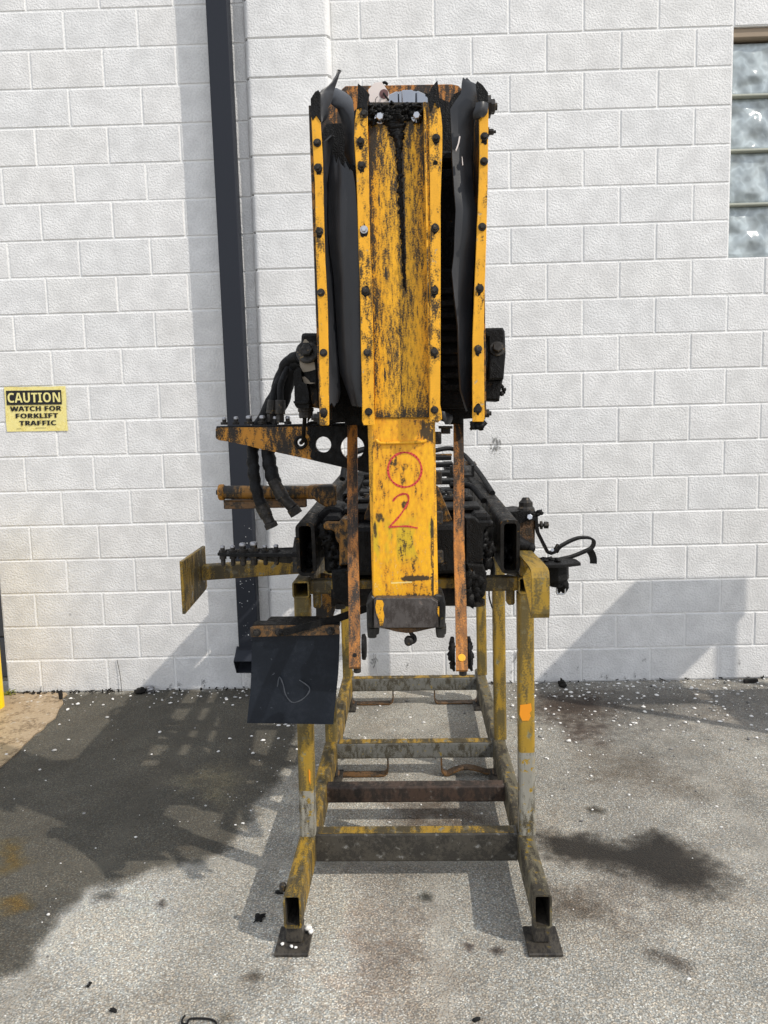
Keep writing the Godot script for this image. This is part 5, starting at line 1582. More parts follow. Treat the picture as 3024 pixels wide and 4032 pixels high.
func left_side(o: Node3D) -> void:
	# bracket arm with its holes, cut out of one plate
	var br := CSGPolygon3D.new()
	br.polygon = PackedVector2Array([Vector2(-0.6255, 1.5559), Vector2(-0.6232, 1.5599), Vector2(-0.619, 1.5618), Vector2(-0.4756, 1.559), Vector2(-0.3277, 1.5576), Vector2(-0.1071, 1.5575), Vector2(-0.1115, 1.3981), Vector2(-0.1971, 1.4178), Vector2(-0.3357, 1.4539), Vector2(-0.4828, 1.489), Vector2(-0.5195, 1.5001), Vector2(-0.587, 1.5153), Vector2(-0.6157, 1.5201), Vector2(-0.625, 1.5261), Vector2(-0.6267, 1.5315)])
	br.depth = 0.012
	br.material = M["bracket_paint"]
	br.name = "fitting_bracket"
	o.add_child(br, true)
	br.position.z = 0.612
	tag(br, "long tapering yellow bracket with round holes and a row of capped fittings on top")
	for e in [[Vector3(-0.1778, 1.4855, 0.62), 0.0385], [Vector3(-0.2725, 1.4977, 0.62), 0.0258], [Vector3(-0.3461, 1.5064, 0.62), 0.0125]]:
		var c := CSGCylinder3D.new()
		c.radius = e[1]
		c.height = 0.1
		c.sides = 36
		c.operation = CSGShape3D.OPERATION_SUBTRACTION
		br.add_child(c)
		var p: Vector3 = e[0]
		c.position = Vector3(p.x, p.y, -0.006)
		c.rotation.x = PI / 2
	var co := CSGPolygon3D.new()
	co.polygon = PackedVector2Array([Vector2(-0.3187, 1.5574), Vector2(-0.1071, 1.5571), Vector2(-0.1115, 1.3989), Vector2(-0.1971, 1.419), Vector2(-0.3031, 1.4461), Vector2(-0.317, 1.4604), Vector2(-0.3101, 1.4806), Vector2(-0.3197, 1.4972), Vector2(-0.3127, 1.5215), Vector2(-0.3245, 1.534)])
	co.depth = 0.0016
	co.material = M["grease"]
	co.name = "grease_coat"
	o.add_child(co, true)
	co.position.z = 0.6245
	for e in [[Vector3(-0.1778, 1.4855, 0.62), 0.0385], [Vector3(-0.2725, 1.4977, 0.62), 0.0258]]:
		var c := CSGCylinder3D.new()
		c.radius = e[1]
		c.height = 0.1
		c.sides = 36
		c.operation = CSGShape3D.OPERATION_SUBTRACTION
		co.add_child(c)
		var p: Vector3 = e[0]
		c.position = Vector3(p.x, p.y, 0)
		c.rotation.x = PI / 2
	var st := begin()
	var a := Vector3(-0.6248, 1.5636, 0.6)
	var b := Vector3(-0.1246, 1.5555, 0.6)
	box(st, (a + b) / 2 + Vector3(0, 0.002, -0.028), Vector3(b.x - a.x, 0.010, 0.075), 0.003)
	var fl := make("bracket_flange", st, M["grease"], o)
	st = begin()
	var gr := Vector3(-0.3452, 1.5065, 0.626)
	var ringp := []
	for k in 19: ringp.append(gr + Vector3(cos(TAU * k / 18.0), sin(TAU * k / 18.0), 0) * 0.0175)
	tube(st, ringp, 0.0055, 8, false)
	make("grommet", st, M["gasket"], fl)
	for e in [[405, 0.0072, 0.026], [500, 0.0072, 0.027], [605, 0.0098, 0.030], [712, 0.0098, 0.030], [815, 0.0072, 0.027], [915, 0.0074, 0.027]]:
		var f := a.lerp(b, (e[0] - 350.0) / 1210.0)
		fitting(fl, Vector3(f.x, f.y + 0.007, 0.585), e[1], e[2])
	# hoses with plain crimped ends that stand on the bracket
	for e in [[Vector3(-0.4499, 1.5891, 0.575), Vector3(-0.4427, 1.6372, 0.57), Vector3(-0.4322, 1.6875, 0.56), Vector3(-0.4073, 1.7375, 0.55)], [Vector3(-0.4148, 1.5881, 0.59), Vector3(-0.4127, 1.6399, 0.59), Vector3(-0.4092, 1.6956, 0.585), Vector3(-0.3851, 1.7514, 0.57)]]:
		st = begin()
		tube(st, spline(e, 5), 0.0135 if e[0].x > -0.39 else 0.011, 10)
		var h := make("hydraulic_hose", st, M["sleeve"], o)
		st = begin()
		var d: Vector3 = (e[1] - e[0]).normalized()
		lathe(st, [Vector2(0.0155, 0.012), Vector2(0.0165, 0.014), Vector2(0.0165, 0.055), Vector2(0.0155, 0.058)], e[0], d, 14)
		lathe(st, [Vector2(0.0135, -0.016), Vector2(0.0135, 0.010)], e[0], d, 6)
		make("hose_end", st, M["bolt"], h)
	# two thick sleeved hoses: over from the motor, behind the bracket, hanging free below it
	var hoses := [
		[Vector3(-0.3421, 1.7833, 0.6), Vector3(-0.376, 1.7769, 0.57), Vector3(-0.4048, 1.7474, 0.55), Vector3(-0.4357, 1.6788, 0.53), Vector3(-0.474, 1.6065, 0.53), Vector3(-0.5158, 1.5337, 0.54), Vector3(-0.5155, 1.4963, 0.56), Vector3(-0.513, 1.4554, 0.585), Vector3(-0.5085, 1.4228, 0.6), Vector3(-0.5041, 1.3819, 0.61), Vector3(-0.4937, 1.3369, 0.62), Vector3(-0.4821, 1.2971, 0.62)],
		[Vector3(-0.3425, 1.7692, 0.58), Vector3(-0.3703, 1.7557, 0.56), Vector3(-0.3897, 1.7169, 0.55), Vector3(-0.4106, 1.6473, 0.54), Vector3(-0.4436, 1.5974, 0.54), Vector3(-0.4671, 1.5326, 0.55), Vector3(-0.4633, 1.487, 0.57), Vector3(-0.458, 1.446, 0.59), Vector3(-0.4504, 1.4131, 0.6), Vector3(-0.4389, 1.3762, 0.61)],
	]
	for i in 2:
		var q: Array = spline(hoses[i], 6)
		var rad := []
		for k in q.size(): rad.append((0.0192 if i == 0 else 0.0228) * (1.0 + 0.03 * sin(k * 0.9 + i) + 0.03 * sin(k * 1.9) + 0.015 * sin(k * 3.1)))
		for k in q.size(): q[k] += Vector3(0.0016 * sin(k * 1.1), 0, 0.0015 * sin(k * 0.9))
		st = begin()
		tube(st, q, rad, 14)
		var h := make("sleeved_hose", st, M["sleeve"], o)
		tag(h, ["thick black sleeved hose hanging nearest the bracket tip", "thick black sleeved hose with a bare crimped end hanging beside it"][i])
		var e0: Vector3 = [Vector3(-0.4844, 1.3036, 0.622), Vector3(-0.4432, 1.3848, 0.612)][i]
		var e1: Vector3 = [Vector3(-0.4686, 1.2704, 0.625), Vector3(-0.411, 1.3267, 0.62)][i]
		var e2: Vector3 = [Vector3(-0.4566, 1.2455, 0.628), Vector3(-0.3804, 1.2934, 0.625)][i]
		var e3: Vector3 = [Vector3(-0.4502, 1.2295, 0.628), Vector3(-0.3676, 1.2715, 0.625)][i]
		st = begin()
		if i == 1: tube(st, [e0 - Vector3(0, 0.0, 0), e1], 0.0205, 12)
		tube(st, [e0.lerp(e1, 0.55 if i else 0.0), e1], [0.0225, 0.0215], 14)
		tube(st, [e1, e2], 0.018, 14)
		var d := (e3 - e2).normalized()
		lathe(st, [Vector2(0.0205, 0.0), Vector2(0.0205, 0.006), Vector2(0.0165, 0.007)], e1, d, 14)
		lathe(st, [Vector2(0.0215, 0), Vector2(0.0225, 0.003), Vector2(0.0225, e2.distance_to(e3)), Vector2(0.012, e2.distance_to(e3) + 0.001)], e2, d, 6)
		make("hose_end", st, M["bolt"], h)
	# gear block on the left side of the mast, with worn white tape
	st = begin()
	prism(st, PackedVector2Array([Vector2(-0.3092, 1.7633), Vector2(-0.3041, 1.8237), Vector2(-0.3012, 1.8303), Vector2(-0.2929, 1.8322), Vector2(-0.2513, 1.8306), Vector2(-0.2571, 1.6651), Vector2(-0.2913, 1.6822), Vector2(-0.3047, 1.688), Vector2(-0.3073, 1.7168), Vector2(-0.3132, 1.7527)]), 0.70, 0.82, 0.008)
	var gbk := make("gear_block", st, M["gasket"], o)
	st = begin()
	lathe(st, [Vector2(0.034, 0), Vector2(0.034, 0.006), Vector2(0.030, 0.008)], Vector3(-0.2873, 1.7751, 0.821), Vector3(0.0, 0.25, 1).normalized(), 22)
	lathe(st, [Vector2(0.019, 0.006), Vector2(0.019, 0.020), Vector2(0.016, 0.023)], Vector3(-0.2872, 1.7768, 0.821), Vector3(0.0, 0.25, 1).normalized(), 6)
	make("bolt", st, M["bolt"], gbk)
	st = begin()
	prism(st, PackedVector2Array([Vector2(-0.3119, 1.7543), Vector2(-0.2827, 1.7552), Vector2(-0.2676, 1.7459), Vector2(-0.2657, 1.7244), Vector2(-0.2841, 1.7195), Vector2(-0.3024, 1.7174), Vector2(-0.3099, 1.7346)]), 0.818, 0.8222)
	make("bare_patch", st, M["tape_white"], gbk)
	st = begin()
	prism(st, PackedVector2Array([Vector2(-0.3056, 1.704), Vector2(-0.2974, 1.7047), Vector2(-0.2868, 1.6945), Vector2(-0.2816, 1.6872), Vector2(-0.2653, 1.6849), Vector2(-0.2799, 1.6827), Vector2(-0.3, 1.6841)]), 0.818, 0.8222)
	make("bare_patch", st, M["tape_white"], gbk)
	st = begin()
	prism(st, PackedVector2Array([Vector2(-0.3041, 1.7914), Vector2(-0.2951, 1.8125), Vector2(-0.2897, 1.8132), Vector2(-0.281, 1.8032), Vector2(-0.2805, 1.7925), Vector2(-0.2906, 1.7893)]), 0.818, 0.8222)
	make("bare_patch", st, M["tape_white"], gbk)
	st = begin()
	prism(st, PackedVector2Array([Vector2(-0.297, 1.6857), Vector2(-0.259, 1.6883), Vector2(-0.2612, 1.6117), Vector2(-0.2811, 1.614), Vector2(-0.2916, 1.6308), Vector2(-0.2941, 1.6638)]), 0.66, 0.79, 0.006)
	make("yellow_housing", st, M["greasy_yellow"], gbk)
	# sensor box with its cable gland and cables
	st = begin()
	prism(st, PackedVector2Array([Vector2(-0.3291, 1.7107), Vector2(-0.3241, 1.7248), Vector2(-0.3138, 1.7325), Vector2(-0.3067, 1.7279), Vector2(-0.3037, 1.6887), Vector2(-0.2904, 1.6812), Vector2(-0.2858, 1.6578), Vector2(-0.2843, 1.6256), Vector2(-0.2866, 1.6113), Vector2(-0.3221, 1.6122), Vector2(-0.3281, 1.6214), Vector2(-0.3273, 1.6875)]), 0.75, 0.84, 0.008)
	var sb := make("sensor_box", st, M["gasket"], o)
	st = begin()
	prism(st, PackedVector2Array([Vector2(-0.3318, 1.633), Vector2(-0.2833, 1.6353), Vector2(-0.2827, 1.6254), Vector2(-0.292, 1.6212), Vector2(-0.3228, 1.6211), Vector2(-0.3308, 1.6267)]), 0.745, 0.845, 0.004)
	make("box_lid", st, M["grease"], sb)
	st = begin()
	var g0 := Vector3(-0.3012, 1.6125, 0.8)
	lathe(st, [Vector2(0.024, 0), Vector2(0.024, 0.010), Vector2(0.021, 0.012), Vector2(0.021, 0.028), Vector2(0.018, 0.030)], g0, Vector3.DOWN, 14)
	make("cable_gland", st, M["bolt"], sb)
	st = begin()
	tube(st, spline([g0 + Vector3(-0.004, -0.028, 0), Vector3(-0.3121, 1.569, 0.76), Vector3(-0.3244, 1.5388, 0.7), Vector3(-0.3319, 1.5146, 0.66), Vector3(-0.3482, 1.5048, 0.6)], 6), 0.0068, 8)
	make("sensor_cable", st, M["sleeve"], sb)
	st = begin()
	tube(st, spline([Vector3(-0.3112, 1.5615, 0.72), Vector3(-0.2981, 1.5688, 0.7), Vector3(-0.2774, 1.5673, 0.68)], 5), 0.0055, 8)
	make("sensor_cable", st, M["sleeve"], sb)
	st = begin()
	tube(st, spline([g0 + Vector3(0.012, -0.028, 0), Vector3(-0.2954, 1.5795, 0.79), Vector3(-0.2984, 1.5676, 0.785)], 5), [0.004, 0.004, 0.004, 0.0038, 0.0036, 0.0034, 0.0030, 0.0026, 0.002, 0.0015, 0.001], 6)
	make("sensor_cable", st, M["sleeve"], sb)
	# cylinder with its cap, lower angle strip and mounting block
	st = begin()
	var c0 := Vector3(-0.6604, 1.3347, 0.44)
	var c1 := Vector3(-0.3421, 1.3275, 0.44)
	c1.y = c0.y - 0.008
	cyl(st, c0, c1 + (c1 - c0).normalized() * 0.09, 0.0238, 20)
	var cy := make("cylinder", st, M["hook_paint"], o)
	st = begin()
	cyl(st, c0 - Vector3(0.008, 0, 0), c0 + Vector3(0.012, 0, 0), 0.0285, 20, 0.003)
	make("end_cap", st, M["bracket_paint"], cy)
	st = begin()
	cyl(st, c0 - Vector3(0.017, 0, 0), c0, 0.009, 8)
	make("bolt", st, M["bolt"], cy)
	st = begin()
	var s0 := Vector3(-0.6508, 1.2959, 0.44)
	var s1 := Vector3(-0.3599, 1.2894, 0.44)
	box(st, (s0 + s1) / 2 - Vector3(0, 0.003, 0), Vector3(s1.x - s0.x, 0.027, 0.030), 0.002)
	box(st, (s0 + s1) / 2 + Vector3(0, 0.0125, 0), Vector3(s1.x - s0.x, 0.004, 0.036), 0.001)
	make("angle_strip", st, M["rust_strap"], cy)
	st = begin()
	prism(st, PackedVector2Array([Vector2(-0.3472, 1.3526), Vector2(-0.2615, 1.3527), Vector2(-0.2545, 1.3483), Vector2(-0.2572, 1.2562), Vector2(-0.2849, 1.2555), Vector2(-0.2871, 1.2758), Vector2(-0.3179, 1.2953), Vector2(-0.3301, 1.3061), Vector2(-0.3488, 1.3086)]), 0.40, 0.47, 0.005)
	var mb := make("mounting_block", st, M["hook_paint"], cy)
	text_part(mb, "weld_lettering", "9487", M["hook_paint"], Vector3(-0.2749, 1.2862, 0.4715), 0.051, 0.0125, Basis(Vector3(0, 0, 1), PI / 2), 0.003)
	# lower plate with fittings above and stubs below
	st = begin()
	var lp := PackedVector2Array([Vector2(-0.645, 0.575), Vector2(-0.64, 0.56), Vector2(-0.40, 0.53), Vector2(-0.36, 0.53), Vector2(-0.36, 0.66), Vector2(-0.60, 0.63), Vector2(-0.642, 0.605)])
	slab(st, lp, 1.136, 1.146, 0.002)
	var pl := make("fitting_plate", st, M["grease"], o)
	st = begin()
	prism(st, PackedVector2Array([Vector2(-0.6274, 1.1484), Vector2(-0.3713, 1.1504), Vector2(-0.3723, 1.1245), Vector2(-0.4067, 1.095), Vector2(-0.4917, 1.1059), Vector2(-0.5494, 1.1196), Vector2(-0.6218, 1.1336)]), 0.545, 0.555, 0.001)
	make("plate_web", st, M["greasy_dark"], pl)
	for e in [[400, 0.0078], [480, 0.0078], [560, 0.0105], [648, 0.0115], [737, 0.0075], [825, 0.0078]]:
		var at := Vector3(-0.7946, 1.1522, 0.6)
		var bt := Vector3(-0.371, 1.1493, 0.6)
		var f := at.lerp(bt, e[0] / 1000.0)
		fitting(pl, Vector3(f.x, 1.146, 0.6), e[1], 0.027 * e[1] / 0.008 * 0.9)
		st = begin()
		lathe(st, [Vector2(e[1] * 1.5, 0), Vector2(e[1] * 1.5, 0.012), Vector2(e[1], 0.013), Vector2(e[1], 0.032), Vector2(e[1] * 0.7, 0.036)], Vector3(f.x, 1.136, 0.6), Vector3.DOWN, 10)
		make("stub", st, M["bolt"], pl)
	st = begin()
	side_prism(st, PackedVector2Array([Vector2(0.64, 1.15), Vector2(0.64, 1.08), Vector2(0.54, 1.08), Vector2(0.52, 1.17), Vector2(0.58, 1.19)]), -0.385, -0.362, 0.003)
	make("plate_mount", st, M["greasy_dark"], pl)
	# hanging rubber flap with its rusty clamp strip and the flat arm that holds it
	var rows := []
	for e in [[Vector3(-0.487, 0.9324, 0.845), Vector3(-0.2168, 0.928, 0.845), 0.0], [Vector3(-0.488, 0.8837, 0.847), Vector3(-0.219, 0.8796, 0.847), 0.003], [Vector3(-0.4915, 0.8144, 0.853), Vector3(-0.224, 0.8096, 0.85), 0.004], [Vector3(-0.4954, 0.754, 0.862), Vector3(-0.2313, 0.748, 0.855), 0.004], [Vector3(-0.5009, 0.7069, 0.874), Vector3(-0.2373, 0.699, 0.862), 0.003], [Vector3(-0.5041, 0.6742, 0.882), Vector3(-0.2416, 0.6628, 0.866), 0.002], [Vector3(-0.5057, 0.6643, 0.884), Vector3(-0.2433, 0.6508, 0.868), 0.0]]:
		rows.append(span(e[0], e[1], e[2], 9))
	st = begin()
	sheet(st, rows, 0.008)
	var fp := make("rubber_flap", st, M["flap_rubber"], o)
	tag(fp, "square black rubber flap hanging from a rusty strip at left of the stand")
	st = begin()
	prism(st, PackedVector2Array([Vector2(-0.4879, 0.9541), Vector2(-0.4781, 0.9579), Vector2(-0.2297, 0.9577), Vector2(-0.2164, 0.9555), Vector2(-0.2153, 0.9302), Vector2(-0.2497, 0.9277), Vector2(-0.3797, 0.927), Vector2(-0.4873, 0.9252)]), 0.848, 0.857, 0.002)
	var cs := make("clamp_strip", st, M["rust_strap"], fp)
	st = begin()
	prism(st, PackedVector2Array([Vector2(-0.4821, 0.9613), Vector2(-0.2182, 0.9592), Vector2(-0.2174, 0.9463), Vector2(-0.4923, 0.948)]), 0.80, 0.846, 0.002)
	prism(st, PackedVector2Array([Vector2(-0.4533, 0.9534), Vector2(-0.4452, 0.9589), Vector2(-0.2942, 0.958), Vector2(-0.2789, 0.9505)]), 0.74, 0.79, 0.002)
	make("clamp_angle", st, M["grease"], cs)
	for e in [Vector3(-0.467, 0.9396, 0.858), Vector3(-0.3999, 0.9397, 0.858), Vector3(-0.2426, 0.941, 0.858)]: bolt(cs, e, Vector3(0, 0, 1), 0.0085, 0.012, "bolt")
	st = begin()
	tube(st, [Vector3(-0.3969, 0.9412, 0.868), Vector3(-0.3702, 0.9408, 0.868)], 0.010, 8)
	flat_bar(st, [Vector3(-0.3848, 0.9421, 0.872), Vector3(-0.3355, 0.953, 0.868), Vector3(-0.2796, 0.9642, 0.855), Vector3(-0.2284, 0.9701, 0.83), Vector3(-0.1384, 0.989, 0.78)], Vector3(0, 0, 1), 0.014, 0.020)
	make("holding_arm", st, M["grease"], fp)
	# chalky loop left on the flap
	st = begin()
	mark_line(st, spline([Vector3(-0.4096, 0.773, 0.8685), Vector3(-0.4028, 0.8022, 0.8675), Vector3(-0.3921, 0.7785, 0.868), Vector3(-0.3857, 0.7468, 0.868), Vector3(-0.3672, 0.7231, 0.869), Vector3(-0.3402, 0.7285, 0.8685), Vector3(-0.3164, 0.7497, 0.8675), Vector3(-0.3138, 0.7692, 0.867), Vector3(-0.3419, 0.7911, 0.8665)], 5), 0.0042)
	make("chalk_mark", st, M["dusty_rubber"], fp)

func right_side(o: Node3D) -> void:
	# gear block on the right of the mast
	var st := begin()
	prism(st, PackedVector2Array([Vector2(0.2315, 1.826), Vector2(0.2403, 1.8304), Vector2(0.2884, 1.8298), Vector2(0.2944, 1.8201), Vector2(0.2967, 1.7559), Vector2(0.2892, 1.6803), Vector2(0.2427, 1.6784), Vector2(0.2441, 1.8019), Vector2(0.236, 1.8021)]), 0.70, 0.82, 0.006)
	var g := make("gear_block", st, M["gasket"], o)
	st = begin()
	prism(st, PackedVector2Array([Vector2(0.2447, 1.7558), Vector2(0.2952, 1.7543), Vector2(0.2886, 1.6808), Vector2(0.2439, 1.6797)]), 0.815, 0.828, 0.004)
	make("gear_cover", st, M["grease"], g)
	bolt(g, Vector3(0.2716, 1.7683, 0.822), Vector3(0, 0.3, 1).normalized(), 0.0155, 0.015, "bolt", true, "bolt", 0.5)
	st = begin()
	prism(st, PackedVector2Array([Vector2(0.2339, 1.7322), Vector2(0.2468, 1.6835), Vector2(0.2904, 1.6822), Vector2(0.2853, 1.6581), Vector2(0.2788, 1.6177), Vector2(0.2359, 1.6209)]), 0.70, 0.80, 0.006)
	for k in 4: blob(st, Vector3(0.291 + rng.randf_range(-0.006, 0.004), 1.64 + 0.008 * k, 0.79), Vector3(0.006, 0.008, 0.008), 0.6, 800 + k, 7, 5)
	make("lower_housing", st, M["grease"], g)
	st = begin()
	prism(st, PackedVector2Array([Vector2(0.1031, 1.5441), Vector2(0.1292, 1.5435), Vector2(0.1289, 1.5251), Vector2(0.1028, 1.5257)]), 0.80, 0.86, 0.004)
	prism(st, PackedVector2Array([Vector2(0.0964, 1.5491), Vector2(0.1353, 1.5481), Vector2(0.1352, 1.5401), Vector2(0.0962, 1.5411)]), 0.79, 0.87, 0.003)
	make("pivot_bolt", st, M["bolt"], o)
	# grease hanging off the end of the right strip
	st = begin()
	for k in 6: blob(st, Vector3(0.1968, 1.5524, 0.985) + Vector3(0.012 * (k % 3 - 1), -0.006 * (k / 3), 0), Vector3(0.010, 0.010, 0.008), 0.6, 820 + k, 8, 6)
	make("grease_lump", st, M["grease"], o)
	# rusty box with its knob
	st = begin()
	prism(st, PackedVector2Array([Vector2(0.3438, 1.2264), Vector2(0.363, 1.2491), Vector2(0.42, 1.2479), Vector2(0.4314, 1.2341), Vector2(0.4298, 1.1238), Vector2(0.3774, 1.1132), Vector2(0.366, 1.129)]), 0.36, 0.50, 0.006)
	var rb := make("valve_box", st, M["rusty_brown"], o)
	st = begin()
	prism(st, PackedVector2Array([Vector2(0.3465, 1.2506), Vector2(0.3769, 1.2538), Vector2(0.4204, 1.2459), Vector2(0.4336, 1.2314), Vector2(0.4297, 1.22), Vector2(0.4013, 1.2206), Vector2(0.3766, 1.2096), Vector2(0.3729, 1.2193), Vector2(0.3465, 1.2468)]), 0.35, 0.51, 0.004)
	for k in 8: blob(st, Vector3(0.363, 1.2414, 0.5) + Vector3(0.012 * k, 0.004 * sin(k * 2.0), 0), Vector3(0.012, 0.008, 0.01), 0.5, 830 + k, 8, 6)
	make("box_cap", st, M["grease"], rb)
	st = begin()
	lathe(st, [Vector2(0.033, 0), Vector2(0.030, 0.016), Vector2(0.024, 0.022), Vector2(0.024, 0.036), Vector2(0.016, 0.044), Vector2(0.012, 0.052), Vector2(0.006, 0.053)], Vector3(0.4065, 1.2405, 0.45), Vector3.UP, 14)
	make("knob", st, M["bolt"], rb)
	bolt(rb, Vector3(0.4096, 1.2323, 0.513), Vector3(0, 0.2, 1).normalized(), 0.010, 0.007, "zinc", false)
	st = begin()
	var ax := Vector3(0.4399, 1.198, 0.47)
	cyl(st, ax, ax + Vector3(0.042, 0, 0), 0.006, 10)
	lathe(st, [Vector2(0.0145, 0.013), Vector2(0.0145, 0.020)], ax, Vector3(1, 0, 0), 10)
	lathe(st, [Vector2(0.013, 0.026), Vector2(0.013, 0.040)], ax, Vector3(1, 0, 0), 6)
	make("long_bolt", st, M["bolt"], rb)
	st = begin()
	tube(st, [Vector3(0.3621, 1.1454, 0.53), Vector3(0.4043, 1.1324, 0.55)], [0.030, 0.018], 12)
	lathe(st, [Vector2(0.017, 0.0), Vector2(0.018, 0.012), Vector2(0.008, 0.018)], Vector3(0.4043, 1.1324, 0.55), Vector3(1, -0.1, 0.3).normalized(), 12, true)
	make("spigot", st, M["gasket"], rb)
	# link down to the eye, and the stiff strap that loops back
	st = begin()
	flat_bar(st, [Vector3(0.4341, 1.2348, 0.49), Vector3(0.4355, 1.2038, 0.49), Vector3(0.4404, 1.1765, 0.49), Vector3(0.4632, 1.1293, 0.49), Vector3(0.4739, 1.1065, 0.49), Vector3(0.4842, 1.1035, 0.49), Vector3(0.4957, 1.1072, 0.49), Vector3(0.5053, 1.1187, 0.49), Vector3(0.513, 1.1283, 0.49)], Vector3(0, 0, 1), 0.030, 0.010)
	var lk := make("link_bar", st, M["gasket"], o)
	st = begin()
	tube(st, spline([Vector3(0.5015, 1.1208, 0.49), Vector3(0.513, 1.1166, 0.49)], 3), 0.016, 10)
	make("link_clip", st, M["bolt"], lk)
	st = begin()
	cyl(st, Vector3(0.4877, 1.1168, 0.507), Vector3(0.4871, 1.1174, 0.5105), 0.0055, 12)
	make("pin", st, M["zinc"], lk)
	st = begin()
	var loop := spline([Vector3(0.5091, 1.1167, 0.49), Vector3(0.5206, 1.1274, 0.49), Vector3(0.5512, 1.1439, 0.49), Vector3(0.5817, 1.1542, 0.49), Vector3(0.6102, 1.1543, 0.49), Vector3(0.6255, 1.1494, 0.49), Vector3(0.632, 1.1376, 0.49), Vector3(0.6237, 1.1183, 0.49), Vector3(0.5971, 1.1052, 0.49), Vector3(0.5589, 1.0903, 0.49), Vector3(0.5206, 1.0821, 0.49), Vector3(0.4823, 1.0742, 0.49), Vector3(0.4477, 1.0718, 0.49)], 5)
	flat_bar(st, loop, Vector3(0, 0, 1), 0.032, 0.0075)
	make("looped_strap", st, M["gasket"], lk)
	st = begin()
	flat_bar(st, spline([Vector3(0.6188, 1.1101, 0.475), Vector3(0.6292, 1.0942, 0.475), Vector3(0.6343, 1.0764, 0.475), Vector3(0.6343, 1.0607, 0.475)], 4), Vector3(0.9, 0.2, 0.2).normalized(), 0.024, 0.005)
	make("strap_tail", st, M["gasket"], lk)
	# dark plate with the coupling under it
	st = begin()
	var c := Vector3(0.468, 1.0832, 0.56)
	slab(st, PackedVector2Array([Vector2(c.x - 0.095, 0.52), Vector2(c.x - 0.04, 0.48), Vector2(c.x + 0.075, 0.49), Vector2(c.x + 0.098, 0.53), Vector2(c.x + 0.098, 0.59), Vector2(c.x + 0.04, 0.62), Vector2(c.x - 0.06, 0.62), Vector2(c.x - 0.095, 0.57)]), c.y - 0.007, c.y + 0.004, 0.002)
	var pt := make("coupling_plate", st, M["gasket"], o)
	st = begin()
	for k in 16: blob(st, Vector3(c.x + rng.randf_range(-0.08, 0.04), c.y + 0.008, rng.randf_range(0.53, 0.60)), Vector3(0.012, 0.007, 0.012) * rng.randf_range(0.5, 1.2), 0.6, 850 + k, 7, 5)
	tag(make("grease_clods", st, M["grease"], pt), "", "", "", "stuff")
	st = begin()
	var m := Vector3(Vector3(0.4922, 1.056, 0.56).x, c.y - 0.007, 0.55)
	lathe(st, [Vector2(0.042, 0), Vector2(0.043, 0.05), Vector2(0.036, 0.06)], m, Vector3.DOWN, 8)
	lathe(st, [Vector2(0.030, 0.055), Vector2(0.028, 0.075), Vector2(0.018, 0.078)], m + Vector3(0.004, 0, 0), Vector3.DOWN, 12)
	var cb := make("coupling_body", st, M["gasket"], pt)
	st = begin()
	blob(st, Vector3(0.4716, 1.0468, 0.55), Vector3(0.03, 0.035, 0.03), 0.35, 870, 12, 8)
	blob(st, Vector3(0.51, 1.0087, 0.555), Vector3(0.019, 0.027, 0.018), 0.5, 872, 10, 8)
	make("grease_lump", st, M["grease"], cb)
	st = begin()
	var sh := Vector3(0.5064, 0.9868, 0.56)
	var pts := []
	for e in [[-0.013, 0.014], [-0.014, -0.004], [-0.011, -0.011], [0.0, -0.0125], [0.011, -0.011], [0.014, -0.004], [0.013, 0.014]]: pts.append(sh + Vector3(e[0], e[1], 0))
	tube(st, spline(pts, 3), 0.0032, 8)
	make("shackle", st, M["zinc"], cb)

